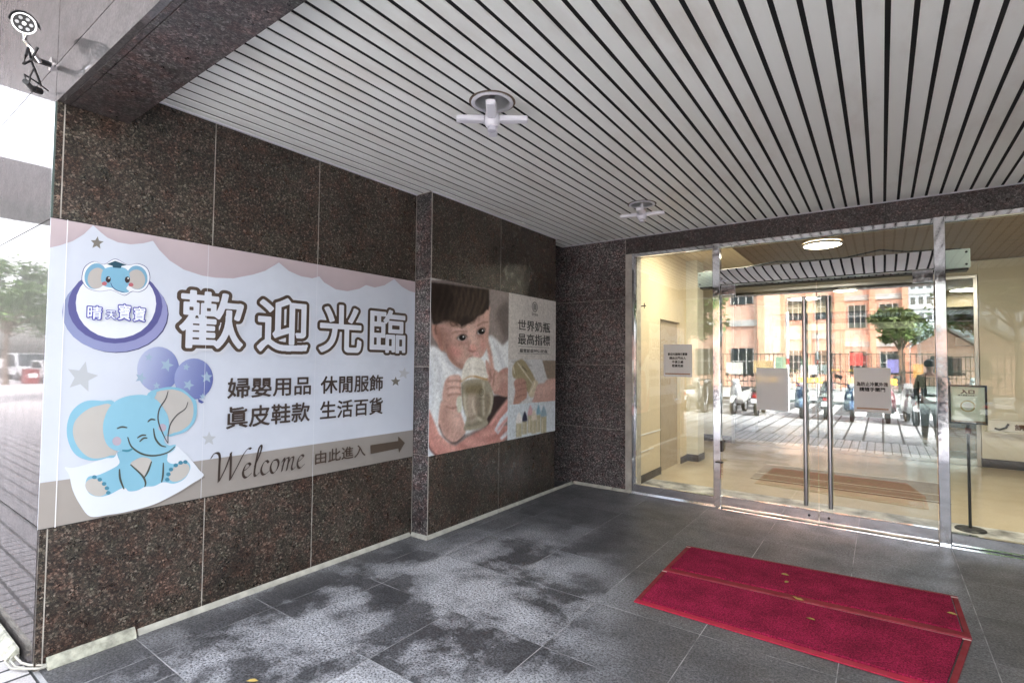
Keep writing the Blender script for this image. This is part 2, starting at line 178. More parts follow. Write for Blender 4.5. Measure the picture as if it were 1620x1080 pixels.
ART=[('curtain','strip',[(0,1447),(41,1467),(92,1500),(137,1546),(175,1604),(207,1574),(240,1548),(290,1531),(349,1531),(410,1549),(459,1573),(492,1526),(550,1470),(628,1427),(730,1405),(815,1402),(925,1413),(1055,1457),(1138,1495),(1238,1570),(1314,1521),(1407,1496),(1504,1493),(1562,1515),(1605,1475),(1710,1433),(1819,1431),(1932,1464),(2000,1504),(2091,1494),(2194,1526),(2302,1595),(2392,1539),(2484,1510),(2555,1504)],(0.52,0.42,0.46),(0.62,0.5,0.53)),
('footer_band','p',[(0,0),(2555,0),(2555,239),(942,235),(0,237)],(0.4,0.36,0.33),(0.3,0.27,0.25)),
('star','p',[(197,1547),(203,1524),(224,1523),(207,1505),(211,1480),(194,1493),(175,1478),(181,1504),(167,1519),(187,1523)],(0.22,0.2,0.17),None),
('star','p',[(166,858),(176,799),(223,781),(181,754),(183,694),(147,736),(103,719),(122,771),(93,818),(140,810)],(0.5,0.53,0.58),None),
('star','p',[(803,414),(815,382),(846,376),(823,358),(831,325),(804,345),(778,332),(785,362),(761,386),(792,385)],(0.52,0.55,0.6),None),
('star','p',[(2338,733),(2353,704),(2393,701),(2363,681),(2372,651),(2338,668),(2305,653),(2314,683),(2284,704),(2323,705)],(0.22,0.2,0.17),None),
('star','p',[(2444,812),(2455,776),(2503,765),(2461,747),(2464,709),(2427,735),(2382,723),(2401,756),(2370,786),(2418,781)],(0.55,0.57,0.62),None),
('ring_emblem','p',[(553,1144),(547,1091),(528,1040),(496,995),(455,957),(407,929),(354,912),(299,906),(246,911),(197,927),(153,951),(117,984),(91,1023),(74,1067),(68,1113),(72,1160),(87,1205),(113,1247),(147,1285),(190,1315),(238,1337),(291,1349),(346,1350),(399,1339),(449,1318),(492,1285),(524,1244),(545,1196)],(0.05,0.05,0.16),None),
('ring_emblem','p',[(548,1150),(542,1096),(523,1045),(491,999),(450,961),(401,933),(347,916),(292,910),(239,915),(189,931),(145,956),(110,988),(83,1028),(66,1071),(60,1118),(64,1165),(79,1211),(105,1254),(139,1291),(182,1322),(231,1344),(284,1356),(339,1357),(393,1347),(443,1325),(486,1292),(519,1251),(541,1202)],(0.26,0.32,0.56),(0.3,0.3,0.6)),
('ring_emblem','p',[(519,1188),(513,1138),(496,1089),(468,1046),(431,1010),(388,983),(340,966),(291,959),(244,964),(199,978),(160,1001),(127,1032),(103,1069),(87,1111),(82,1155),(86,1200),(100,1244),(122,1285),(154,1320),(192,1350),(236,1371),(284,1382),(333,1383),(381,1373),(426,1353),(464,1322),(493,1283),(512,1237)],(0.1,0.1,0.33),None),
('ring_emblem','p',[(486,1200),(481,1154),(467,1109),(444,1069),(413,1035),(376,1010),(336,994),(294,987),(253,991),(215,1004),(181,1026),(153,1055),(132,1090),(119,1129),(114,1171),(117,1213),(129,1254),(149,1293),(176,1326),(209,1353),(247,1372),(287,1383),(329,1383),(370,1373),(407,1354),(439,1325),(464,1288),(480,1246)],(0.8,0.84,0.92),None),
('emblem_head','s',[(134,1314),(145,1370),(184,1406),(229,1397),(279,1436),(339,1412),(388,1427),(434,1408),(451,1352),(436,1291),(400,1261),(364,1259),(330,1233),(286,1250),(261,1256),(212,1243),(163,1253),(139,1285)],(0.08,0.08,0.25),None),
('emblem_head','s',[(137,1315),(148,1369),(186,1404),(230,1395),(279,1433),(338,1410),(386,1424),(431,1406),(448,1351),(432,1292),(397,1263),(362,1262),(329,1236),(286,1252),(261,1258),(213,1245),(165,1255),(141,1287)],(0.82,0.85,0.92),None),
('emblem_head','p',[(241,1316),(236,1300),(230,1285),(222,1273),(212,1263),(201,1257),(191,1254),(180,1254),(170,1258),(162,1266),(155,1276),(150,1289),(147,1303),(146,1319),(148,1335),(152,1351),(159,1365),(167,1377),(176,1387),(186,1394),(197,1397),(208,1397),(218,1393),(227,1386),(234,1376),(239,1363),(242,1348),(243,1332)],(0.17,0.42,0.62),None),
('emblem_head','p',[(239,1306),(235,1293),(230,1282),(223,1272),(215,1264),(206,1259),(197,1256),(188,1257),(180,1260),(173,1266),(167,1275),(163,1285),(160,1297),(160,1310),(162,1323),(165,1335),(170,1347),(177,1357),(185,1365),(193,1370),(202,1373),(211,1373),(219,1369),(227,1363),(233,1355),(237,1344),(240,1332),(240,1319)],(0.52,0.48,0.45),None),
('emblem_head','p',[(436,1362),(437,1347),(437,1331),(433,1316),(427,1303),(419,1291),(410,1283),(399,1277),(388,1275),(376,1276),(365,1281),(356,1289),(347,1299),(341,1312),(337,1326),(335,1341),(336,1356),(339,1371),(344,1384),(352,1396),(361,1405),(372,1411),(383,1413),(395,1412),(406,1408),(416,1400),(425,1390),(431,1377)],(0.17,0.42,0.62),None),
('emblem_head','p',[(424,1349),(426,1336),(425,1323),(422,1311),(418,1300),(411,1290),(403,1283),(394,1278),(385,1277),(375,1278),(366,1281),(358,1288),(351,1297),(346,1307),(343,1319),(341,1331),(342,1344),(345,1356),(349,1367),(355,1376),(363,1383),(372,1388),(381,1390),(391,1390),(400,1386),(408,1380),(415,1371),(421,1361)],(0.52,0.48,0.45),None),
('emblem_head','s',[(218,1324),(227,1365),(259,1387),(309,1393),(339,1379),(351,1340),(346,1299),(336,1275),(350,1258),(320,1248),(295,1257),(274,1269),(237,1275),(222,1295)],(0.19,0.48,0.68),None),
('emblem_head','p',[(241,1399),(279,1424),(334,1409),(309,1399),(306,1387),(271,1384),(267,1394)],(0.01,0.08,0.13),None),
('emblem_head','p',[(262,1317),(262,1313),(261,1309),(260,1305),(258,1302),(256,1300),(253,1298),(251,1297),(248,1298),(246,1299),(244,1301),(242,1303),(240,1306),(239,1310),(239,1314),(239,1318),(240,1322),(241,1325),(243,1328),(245,1331),(248,1332),(250,1333),(253,1333),(255,1332),(257,1330),(259,1327),(261,1324),(262,1321)],(0.04,0.02,0.02),None),
('emblem_head','p',[(257,1324),(257,1323),(257,1322),(256,1321),(256,1320),(255,1319),(254,1319),(254,1319),(253,1319),(252,1319),(252,1319),(251,1320),(251,1321),(250,1322),(250,1323),(250,1324),(251,1325),(251,1326),(252,1327),(252,1328),(253,1328),(254,1329),(254,1328),(255,1328),(256,1328),(256,1327),(257,1326),(257,1325)],(0.8,0.8,0.8),None),
('emblem_head','p',[(351,1327),(351,1323),(350,1319),(349,1315),(347,1312),(344,1310),(342,1308),(339,1307),(337,1307),(334,1308),(332,1310),(330,1313),(328,1316),(327,1320),(327,1324),(327,1328),(328,1332),(329,1336),(331,1339),(334,1341),(336,1343),(339,1344),(341,1343),(344,1342),(346,1341),(348,1338),(350,1335),(351,1331)],(0.04,0.02,0.02),None),
('emblem_head','p',[(346,1334),(346,1333),(345,1332),(345,1331),(344,1330),(344,1329),(343,1329),(342,1329),(342,1329),(341,1329),(340,1330),(340,1330),(339,1331),(339,1332),(339,1333),(339,1335),(339,1336),(340,1337),(340,1338),(341,1338),(341,1339),(342,1339),(343,1339),(344,1339),(344,1338),(345,1337),(345,1336),(346,1335)],(0.8,0.8,0.8),None),
('emblem_head','p',[(245,1291),(245,1288),(244,1286),(243,1284),(241,1282),(239,1280),(237,1279),(234,1279),(232,1279),(229,1279),(227,1281),(225,1282),(224,1284),(223,1286),(223,1289),(223,1291),(224,1293),(225,1296),(227,1297),(229,1299),(231,1300),(234,1301),(236,1301),(239,1300),(241,1299),(243,1297),(244,1296),(245,1293)],(0.55,0.12,0.15),None),
('emblem_head','p',[(369,1300),(369,1298),(368,1295),(366,1293),(364,1291),(362,1289),(360,1288),(357,1288),(354,1288),(352,1288),(349,1289),(347,1291),(346,1293),(345,1295),(345,1298),(345,1300),(346,1303),(347,1305),(349,1307),(351,1308),(354,1309),(356,1310),(359,1310),(362,1310),(364,1308),(366,1307),(367,1305),(368,1303)],(0.55,0.12,0.15),None),
('emblem_head','l',[(262,1298),(273,1273),(295,1257),(328,1252)],(0.05,0.1,0.25),4),
('balloon','p',[(619,811),(617,780),(609,751),(596,725),(578,705),(557,689),(534,680),(509,678),(485,683),(462,694),(442,711),(425,732),(412,757),(404,785),(401,814),(403,843),(410,871),(422,896),(438,917),(458,933),(481,943),(505,947),(529,944),(553,934),(575,918),(593,897),(607,870),(616,841)],(0.5,0.56,0.78),(0.1,0.14,0.45)),
('balloon','p',[(533,683),(568,658),(552,653),(536,662)],(0.1,0.14,0.45),None),
('balloon','p',[(459,908),(464,891),(479,888),(467,878),(469,861),(457,872),(444,864),(448,880),(437,893),(452,892)],(0.33,0.47,0.62),None),
('balloon','p',[(562,878),(564,848),(589,837),(565,826),(563,797),(546,819),(521,813),(534,837),(520,862),(545,855)],(0.33,0.47,0.62),None),
('balloon','p',[(431,795),(432,771),(451,761),(432,753),(430,729),(417,748),(396,744),(407,764),(397,785),(417,778)],(0.33,0.47,0.62),None),
('balloon','p',[(501,738),(507,724),(521,722),(510,712),(514,696),(502,705),(490,697),(493,713),(482,723),(496,724)],(0.33,0.47,0.62),None),
('balloon','p',[(816,747),(813,718),(805,690),(792,666),(774,646),(753,632),(729,624),(704,622),(680,627),(656,638),(636,654),(618,675),(605,699),(597,726),(594,754),(596,782),(604,808),(616,832),(633,852),(653,867),(676,876),(700,879),(725,876),(749,866),(771,851),(789,830),(804,805),(813,777)],(0.34,0.4,0.7),(0.07,0.1,0.38)),
('balloon','p',[(730,627),(768,601),(751,595),(733,605)],(0.07,0.1,0.38),None),
('balloon','p',[(661,849),(665,832),(679,828),(666,820),(668,803),(656,814),(642,809),(648,824),(638,837),(653,835)],(0.33,0.47,0.62),None),
('balloon','p',[(776,799),(786,774),(812,771),(792,754),(799,727),(777,742),(755,729),(761,755),(742,773),(767,774)],(0.33,0.47,0.62),None),
('balloon','p',[(683,747),(685,722),(706,711),(684,703),(682,679),(668,699),(645,695),(658,715),(646,737),(668,729)],(0.33,0.47,0.62),None),
('balloon','p',[(757,660),(763,646),(777,644),(766,634),(770,619),(758,628),(745,621),(749,635),(738,646),(752,646)],(0.33,0.47,0.62),None),
('pillow','p',[(607,344),(656,305),(717,231),(759,170),(786,126),(720,89),(640,50),(518,8),(384,-4),(300,-1),(219,10),(461,156)],(0.26,0.23,0.21),None),
('pillow','s',[(95,302),(129,294),(206,308),(302,338),(457,362),(597,354),(646,315),(707,242),(749,180),(776,137),(709,100),(631,61),(508,18),(376,6),(292,9),(211,19),(163,97),(131,179),(115,257)],(0.74,0.79,0.88),None),
('elephant','s',[(306,614),(240,641),(169,643),(116,595),(97,512),(108,426),(143,356),(206,320),(270,323),(319,350)],(0.22,0.53,0.71),None),
('elephant','s',[(294,600),(224,615),(170,590),(129,537),(124,471),(146,402),(190,344),(237,327),(286,335),(319,360)],(0.55,0.52,0.49),None),
('elephant','s',[(452,650),(543,703),(630,694),(691,642),(722,601),(721,503),(684,441),(625,415),(548,429)],(0.22,0.53,0.71),None),
('elephant','s',[(489,648),(553,689),(630,676),(691,620),(706,548),(693,483),(654,444),(605,428),(548,439)],(0.55,0.52,0.49),None),
('elephant','s',[(336,358),(550,329),(571,262),(608,239),(677,243),(698,200),(669,140),(610,120),(553,139),(507,125),(461,130),(426,117),(382,120),(356,145),(290,119),(241,119),(201,146),(185,197),(196,235),(239,237),(304,263),(333,289)],(0.22,0.53,0.71),None),
('elephant','p',[(280,135),(275,128),(268,122),(260,120),(250,119),(239,122),(228,126),(218,133),(208,142),(199,152),(192,163),(187,175),(184,186),(184,196),(186,205),(190,213),(197,218),(205,221),(215,221),(225,219),(236,215),(247,208),(257,200),(266,189),(274,178),(279,167),(282,155),(282,145)],(0.55,0.52,0.49),None),
('elephant','p',[(687,218),(692,208),(694,197),(693,185),(689,173),(682,162),(673,151),(662,143),(651,136),(638,132),(625,130),(613,131),(603,134),(594,140),(587,148),(582,158),(581,169),(582,180),(585,192),(592,203),(600,213),(611,222),(622,229),(635,234),(647,236),(660,235),(671,232),(680,226)],(0.55,0.52,0.49),None),
('elephant','p',[(232,227),(231,222),(227,218),(222,218),(217,220),(213,225),(211,230),(213,235),(216,239),(222,239),(227,237),(231,232)],(0.04,0.25,0.38),None),
('elephant','p',[(256,209),(255,204),(251,200),(246,200),(241,202),(237,207),(236,213),(237,218),(241,221),(246,221),(251,219),(255,214)],(0.04,0.25,0.38),None),
('elephant','p',[(276,182),(275,177),(271,173),(266,173),(261,175),(257,180),(255,186),(257,191),(260,194),(266,194),(271,192),(275,187)],(0.04,0.25,0.38),None),
('elephant','p',[(290,156),(289,151),(285,147),(279,147),(274,149),(270,154),(269,160),(270,165),(274,168),(279,169),(284,166),(288,161)],(0.04,0.25,0.38),None),
('elephant','p',[(297,129),(296,124),(292,121),(286,120),(281,123),(277,127),(276,133),(277,138),(281,141),(286,142),(291,139),(295,135)],(0.04,0.25,0.38),None),
('elephant','p',[(682,239),(680,233),(676,230),(669,229),(663,232),(658,237),(656,243),(658,249),(662,252),(669,253),(675,250),(680,245)],(0.04,0.25,0.38),None),
('elephant','p',[(655,239),(654,233),(649,229),(642,229),(636,231),(631,237),(630,243),(631,248),(636,252),(642,253),(649,250),(653,245)],(0.04,0.25,0.38),None),
('elephant','p',[(629,227),(627,221),(623,218),(616,217),(610,220),(605,225),(604,231),(605,236),(610,240),(616,241),(622,238),(627,233)],(0.04,0.25,0.38),None),
('elephant','p',[(604,206),(602,201),(598,197),(592,197),(585,199),(581,204),(579,210),(581,216),(585,219),(591,220),(598,217),(602,212)],(0.04,0.25,0.38),None),
('elephant','p',[(591,180),(589,174),(585,171),(579,170),(572,173),(568,178),(566,184),(568,190),(572,193),(578,194),(585,191),(589,186)],(0.04,0.25,0.38),None),
('elephant','p',[(586,149),(584,143),(580,140),(574,140),(567,142),(563,147),(561,153),(563,159),(567,162),(573,163),(579,160),(584,155)],(0.04,0.25,0.38),None),
('elephant','s',[(384,271),(410,295),(449,303),(490,272),(460,207),(453,178),(424,222)],(0.55,0.52,0.49),None),
('elephant','s',[(251,486),(258,554),(281,611),(322,648),(381,665),(452,661),(507,628),(546,571),(569,516),(570,442),(549,392),(573,357),(611,354),(605,326),(578,309),(541,304),(476,310),(422,328),(370,353),(310,361),(268,406)],(0.24,0.56,0.74),None),
('elephant','p',[(466,639),(484,680),(497,684),(502,668),(489,638)],(0.22,0.53,0.71),None),
('elephant','p',[(337,409),(337,404),(335,399),(333,394),(330,391),(326,388),(321,387),(317,387),(312,388),(307,391),(303,394),(300,398),(298,403),(296,409),(295,414),(296,420),(297,425),(300,429),(303,433),(307,435),(311,437),(316,437),(320,436),(325,433),(329,430),(332,425),(335,420),(337,415)],(0.5,0.42,0.52),None),
('elephant','p',[(559,462),(558,457),(557,452),(554,448),(551,445),(547,443),(543,441),(538,441),(534,442),(529,444),(525,448),(522,452),(520,456),(518,461),(517,466),(518,472),(519,476),(522,480),(525,484),(529,486),(533,487),(538,488),(542,486),(547,484),(551,481),(554,477),(557,473),(558,467)],(0.5,0.42,0.52),None),
('elephant','l',[(333,254),(338,198),(358,137)],(0.08,0.09,0.07),8),
('elephant','l',[(384,271),(442,200),(461,156),(458,130)],(0.08,0.09,0.07),8),
('elephant','l',[(488,273),(471,216),(453,183)],(0.08,0.09,0.07),8),
('elephant','l',[(549,255),(549,182),(543,141)],(0.08,0.09,0.07),8),
('elephant','l',[(366,429),(387,371),(440,323),(504,304),(569,313),(608,344)],(0.08,0.09,0.07),8),
('elephant','l',[(492,466),(502,408),(530,363),(561,348)],(0.08,0.09,0.07),8),
('elephant','l',[(314,482),(337,489),(363,482)],(0.08,0.09,0.07),8),
('elephant','l',[(461,505),(477,519),(500,514)],(0.08,0.09,0.07),8),
('elephant','l',[(412,418),(434,431),(456,429)],(0.08,0.09,0.07),8),
('elephant','l',[(424,395),(443,413),(463,412)],(0.08,0.09,0.07),8),
('elephant','l',[(342,357),(370,351),(393,360)],(0.04,0.3,0.42),10),
('balloon_string','l',[(561,681),(549,634),(519,578),(514,511),(538,435),(568,370)],(0.1,0.1,0.1),6),
('balloon_string','l',[(671,610),(657,568),(613,534),(580,483),(569,421),(570,368)],(0.1,0.1,0.1),6),
('arrow','p',[(2068,164),(2371,163),(2371,203),(2451,136),(2385,58),(2376,97),(2073,90)],(0.1,0.07,0.05),None)]
PAINT=[('p',[(-34,1608),(1236,1773),(1236,-189),(-34,-10)],(0.24,0.2,0.19),0,1.0),
('p',[(878,1727),(1209,1769),(1209,1225),(1036,1078),(863,1168)],(0.3,0.255,0.235),48,1.0),
('s',[(972,1388),(1209,1528),(1209,1165),(1135,1122)],(0.17,0.14,0.13),60,1.0),
('p',[(-57,1007),(61,1002),(183,954),(259,911),(363,824),(444,769),(526,842),(668,935),(817,1128),(909,1142),(1036,1078),(1102,1041),(1236,1126),(1236,276),(526,148),(183,81),(37,267),(-57,442)],(0.62,0.64,0.66),19,1.0),
('l',[(61,926),(133,772),(109,602)],(0.42,0.44,0.48),43,0.7,38),
('l',[(208,911),(259,841),(363,752)],(0.42,0.44,0.48),43,0.7,38),
('l',[(940,1075),(1036,941),(1135,763)],(0.42,0.44,0.48),43,0.7,38),
('l',[(133,704),(158,531),(133,361)],(0.42,0.44,0.48),43,0.7,38),
('s',[(-22,908),(61,773),(73,535),(13,437),(-34,541)],(0.45,0.48,0.53),60,0.6),
('p',[(940,512),(1236,519),(1236,357),(909,186),(757,181)],(0.055,0.03,0.03),19,1.0),
('p',[(-22,473),(37,368),(133,189),(285,77),(363,50),(526,112),(757,162),(909,224),(1069,309),(1209,419),(1270,355),(1135,224),(1036,154),(1236,175),(1270,71),(1069,-27),(817,-54),(259,-69),(-11,-30)],(0.5,0.25,0.215),14,1.0),
('p',[(-22,105),(85,-1),(133,-68),(-34,-43)],(0.5,0.52,0.56),10,1.0),
('l',[(-15,138),(25,58),(109,-10)],(0.1,0.04,0.04),10,1.0,14),
('p',[(966,141),(1069,250),(1219,338),(1219,257),(1102,148),(1036,85)],(0.58,0.6,0.64),12,1.0),
('p',[(1062,43),(1135,85),(1219,116),(1219,66),(1102,19)],(0.58,0.58,0.62),12,1.0),
('l',[(909,205),(1036,311),(1219,439)],(0.62,0.34,0.3),24,1.0,53),
('l',[(1036,134),(1135,204),(1219,247)],(0.58,0.3,0.27),19,1.0,38),
('l',[(611,140),(817,156),(972,199)],(0.3,0.12,0.11),29,0.7,22),
('l',[(668,59),(909,60),(1202,98)],(0.3,0.12,0.11),29,0.7,22),
('l',[(417,52),(668,-25)],(0.3,0.12,0.11),29,0.7,22),
('l',[(61,282),(158,135),(337,9)],(0.66,0.4,0.35),48,0.6,43),
('l',[(757,115),(972,121)],(0.66,0.4,0.35),48,0.6,43),
('l',[(526,57),(817,23)],(0.66,0.4,0.35),48,0.6,43),
('s',[(158,497),(259,439),(390,431),(444,337),(507,205),(485,144),(350,87),(233,127),(158,221),(121,293)],(0.5,0.325,0.275),12,1.0),
('l',[(133,275),(196,157),(350,78),(498,142)],(0.06,0.03,0.03),10,1.0,12),
('l',[(208,407),(196,304),(259,194)],(0.29,0.155,0.125),48,0.6,48),
('l',[(350,362),(390,252)],(0.68,0.49,0.43),53,0.7,62),
('s',[(1036,754),(1236,782),(1236,499),(1036,508),(940,551)],(0.43,0.25,0.21),14,1.0),
('l',[(1069,684),(1219,701)],(0.68,0.49,0.43),48,0.5,48),
('s',[(25,1195),(133,1218),(417,1272),(841,1454),(860,1341),(856,1206),(847,1091),(823,1004),(757,921),(654,879),(526,878),(444,796),(324,833),(233,911),(171,1005),(109,1063),(73,1130)],(0.5,0.325,0.275),12,1.0),
('s',[(22,1186),(61,1209),(109,1183),(146,1099),(183,997),(171,962),(133,978),(85,1045),(37,1094)],(0.46,0.26,0.21),10,1.0),
('l',[(56,1171),(85,1130),(114,1080),(133,1013)],(0.29,0.155,0.125),19,0.8,22),
('s',[(158,1168),(259,1174),(298,1053),(337,912),(285,876),(208,980),(158,1082)],(0.29,0.155,0.125),53,0.55),
('s',[(208,1015),(337,877),(471,823),(444,791),(324,833)],(0.25,0.12,0.09),29,0.7),
('s',[(233,998),(390,1002),(444,932),(337,895)],(0.55,0.24,0.21),48,0.6),
('s',[(526,1188),(654,1195),(654,1065),(582,1026),(526,1079)],(0.68,0.49,0.43),43,0.6),
('s',[(727,1086),(817,1099),(811,1013),(742,974)],(0.56,0.28,0.25),34,0.6),
('s',[(337,1187),(611,1248),(639,1213),(363,1153)],(0.68,0.49,0.43),38,0.5),
('s',[(540,1015),(611,1045),(668,1010),(674,976),(611,962),(540,979)],(0.6,0.34,0.29),17,1.0),
('l',[(534,979),(576,967),(639,968)],(0.24,0.1,0.09),12,1.0,14),
('l',[(526,1079),(532,1024),(540,988)],(0.29,0.155,0.125),22,0.6,19),
('s',[(611,949),(668,969),(703,936),(668,902),(625,908)],(0.6,0.36,0.33),12,1.0),
('l',[(554,915),(611,897)],(0.32,0.14,0.12),14,1.0,17),
('s',[(61,1163),(158,1203),(233,1016),(311,877),(233,911),(133,1030)],(0.26,0.13,0.1),48,0.55),
('s',[(298,1061),(390,1056),(526,1061),(582,1090),(526,1033),(363,1028)],(0.38,0.21,0.17),24,0.6),
('s',[(654,1139),(817,1137),(802,1108),(668,1112)],(0.36,0.19,0.16),19,0.6),
('s',[(772,1353),(847,1397),(853,1225),(802,1203)],(0.62,0.42,0.35),29,0.5),
('l',[(290,1137),(363,1155),(504,1162)],(0.25,0.13,0.1),14,0.8,14),
('l',[(668,1230),(742,1264),(841,1282)],(0.22,0.12,0.09),14,0.8,14),
('s',[(517,1112),(516,1104),(512,1095),(503,1087),(491,1080),(476,1073),(459,1068),(440,1065),(422,1064),(404,1064),(387,1066),(373,1070),(362,1075),(354,1082),(351,1089),(351,1097),(356,1106),(364,1114),(376,1121),(390,1127),(407,1132),(425,1136),(444,1137),(462,1137),(479,1135),(493,1132),(505,1126),(513,1120)],(0.3,0.15,0.12),14,0.8),
('s',[(506,1110),(505,1105),(501,1099),(493,1093),(482,1087),(469,1082),(454,1078),(438,1076),(422,1074),(406,1074),(392,1075),(380,1078),(370,1081),(364,1086),(361,1091),(362,1097),(366,1102),(373,1108),(384,1114),(397,1118),(412,1122),(427,1125),(444,1127),(459,1127),(474,1126),(486,1124),(496,1120),(503,1116)],(0.46,0.44,0.43),5,1.0),
('s',[(490,1103),(489,1096),(485,1090),(479,1084),(471,1079),(462,1076),(452,1073),(441,1072),(430,1072),(420,1074),(411,1077),(403,1081),(397,1087),(394,1092),(392,1099),(394,1105),(397,1111),(403,1117),(411,1122),(420,1126),(430,1128),(441,1130),(452,1129),(462,1128),(471,1125),(479,1120),(485,1115),(489,1109)],(0.008,0.005,0.004),2,1.0),
('s',[(468,1111),(468,1109),(467,1108),(466,1106),(464,1105),(462,1104),(460,1104),(457,1103),(455,1103),(452,1104),(450,1105),(449,1106),(447,1107),(447,1108),(446,1110),(447,1112),(447,1113),(449,1115),(450,1116),(452,1117),(455,1117),(457,1118),(460,1118),(462,1117),(464,1116),(466,1115),(467,1114),(468,1113)],(0.7,0.7,0.72),0,1.0),
('l',[(360,1086),(411,1121),(477,1129),(507,1109)],(0.05,0.025,0.02),7,1.0,12),
('s',[(805,1201),(808,1192),(807,1183),(802,1174),(793,1165),(781,1156),(766,1149),(749,1143),(731,1138),(714,1136),(696,1136),(681,1137),(668,1141),(658,1146),(651,1153),(648,1161),(649,1170),(654,1179),(662,1188),(674,1197),(688,1204),(705,1210),(722,1215),(740,1217),(758,1218),(773,1216),(787,1213),(798,1208)],(0.3,0.15,0.12),14,0.8),
('s',[(793,1197),(795,1191),(794,1185),(789,1178),(780,1171),(770,1164),(757,1158),(742,1153),(727,1149),(712,1147),(698,1146),(685,1146),(675,1148),(667,1152),(662,1157),(660,1162),(661,1169),(666,1176),(674,1182),(685,1189),(697,1195),(711,1200),(726,1204),(741,1207),(756,1208),(769,1207),(780,1205),(788,1202)],(0.46,0.44,0.43),5,1.0),
('s',[(790,1180),(788,1173),(784,1166),(778,1160),(769,1155),(759,1151),(748,1148),(736,1147),(724,1147),(713,1149),(703,1152),(694,1156),(688,1162),(684,1168),(683,1174),(684,1181),(688,1188),(694,1194),(703,1199),(713,1203),(724,1206),(736,1207),(748,1207),(759,1206),(769,1203),(778,1198),(784,1193),(788,1187)],(0.008,0.005,0.004),2,1.0),
('s',[(766,1188),(765,1186),(764,1185),(763,1183),(761,1182),(759,1181),(756,1180),(754,1180),(751,1180),(748,1180),(746,1181),(744,1182),(743,1184),(742,1185),(742,1187),(742,1189),(743,1190),(744,1192),(746,1193),(748,1194),(751,1195),(754,1195),(756,1195),(759,1195),(761,1194),(763,1193),(764,1191),(765,1190)],(0.7,0.7,0.72),0,1.0),
('l',[(657,1153),(706,1198),(770,1212),(799,1197)],(0.05,0.025,0.02),7,1.0,12),
('p',[(-15,1594),(853,1628),(860,1475),(850,1407),(817,1410),(772,1363),(668,1323),(611,1276),(422,1201),(403,1226),(324,1230),(259,1247),(171,1241),(109,1217),(41,1199),(13,1261),(-6,1377)],(0.045,0.03,0.024),12,1.0),
('l',[(133,1587),(104,1455),(46,1331),(13,1236)],(0.02,0.014,0.012),19,0.55,12),
('l',[(176,1592),(146,1460),(87,1335),(77,1240)],(0.16,0.105,0.075),19,0.55,12),
('l',[(218,1597),(188,1464),(129,1338),(143,1245)],(0.02,0.014,0.012),19,0.55,12),
('l',[(262,1603),(231,1468),(171,1341),(136,1244)],(0.16,0.105,0.075),19,0.55,12),
('l',[(305,1608),(274,1473),(213,1345),(203,1249)],(0.02,0.014,0.012),19,0.55,12),
('l',[(350,1614),(318,1477),(256,1349),(272,1253)],(0.16,0.105,0.075),19,0.55,12),
('l',[(395,1619),(363,1482),(300,1352),(264,1253)],(0.02,0.014,0.012),19,0.55,12),
('l',[(441,1625),(408,1486),(345,1356),(334,1258)],(0.16,0.105,0.075),19,0.55,12),
('l',[(487,1631),(454,1491),(390,1360),(406,1262)],(0.02,0.014,0.012),19,0.55,12),
('l',[(534,1636),(501,1496),(435,1363),(398,1262)],(0.16,0.105,0.075),19,0.55,12),
('l',[(582,1642),(548,1501),(482,1367),(471,1267)],(0.02,0.014,0.012),19,0.55,12),
('l',[(631,1648),(596,1506),(529,1371),(546,1272)],(0.16,0.105,0.075),19,0.55,12),
('l',[(680,1654),(645,1511),(576,1375),(537,1271)],(0.02,0.014,0.012),19,0.55,12),
('l',[(730,1660),(694,1516),(625,1379),(613,1276)],(0.16,0.105,0.075),19,0.55,12),
('l',[(781,1667),(745,1521),(674,1383),(692,1281)],(0.02,0.014,0.012),19,0.55,12),
('l',[(832,1673),(796,1526),(724,1387),(683,1281)],(0.16,0.105,0.075),19,0.55,12),
('s',[(133,1236),(259,1253),(390,1226),(363,1197),(233,1207)],(0.26,0.15,0.11),24,0.6),
('l',[(285,1562),(332,1426),(290,1284)],(0.3,0.21,0.15),17,0.5,7),
('l',[(342,1551),(382,1430),(334,1298)],(0.3,0.21,0.15),17,0.5,7),
('l',[(400,1539),(433,1435),(379,1312)],(0.3,0.21,0.15),17,0.5,7),
('l',[(460,1582),(485,1440),(425,1294)],(0.3,0.21,0.15),17,0.5,7),
('l',[(520,1571),(537,1445),(471,1308)],(0.3,0.21,0.15),17,0.5,7),
('l',[(582,1559),(591,1450),(518,1323)],(0.3,0.21,0.15),17,0.5,7),
('l',[(645,1603),(645,1455),(565,1304)],(0.3,0.21,0.15),17,0.5,7),
('l',[(709,1592),(700,1460),(613,1319)],(0.3,0.21,0.15),17,0.5,7),
('l',[(775,1581),(757,1465),(662,1334)],(0.3,0.21,0.15),17,0.5,7),
('s',[(61,1536),(259,1594),(337,1408),(133,1287),(37,1381)],(0.018,0.012,0.01),72,0.5),
('l',[(337,1231),(422,1197),(498,1227)],(0.04,0.025,0.02),10,0.8,12),
('l',[(259,1240),(295,1207),(363,1222)],(0.04,0.025,0.02),10,0.8,12),
('l',[(526,1261),(582,1247),(654,1307)],(0.04,0.025,0.02),10,0.8,12),
('l',[(85,1215),(61,1163),(80,1113)],(0.04,0.025,0.02),10,0.8,12),
('l',[(208,937),(272,841),(444,769),(526,778)],(0.38,0.4,0.44),12,0.8,19),
('s',[(183,616),(208,685),(259,722),(363,738),(427,712),(433,626),(438,518),(376,499),(353,415),(233,423),(171,513)],(0.5,0.325,0.275),10,1.0),
('l',[(246,670),(337,685),(427,669)],(0.29,0.155,0.125),14,0.85,17),
('l',[(246,607),(337,622),(427,604)],(0.29,0.155,0.125),14,0.85,17),
('l',[(246,543),(337,556),(427,538)],(0.29,0.155,0.125),14,0.85,17),
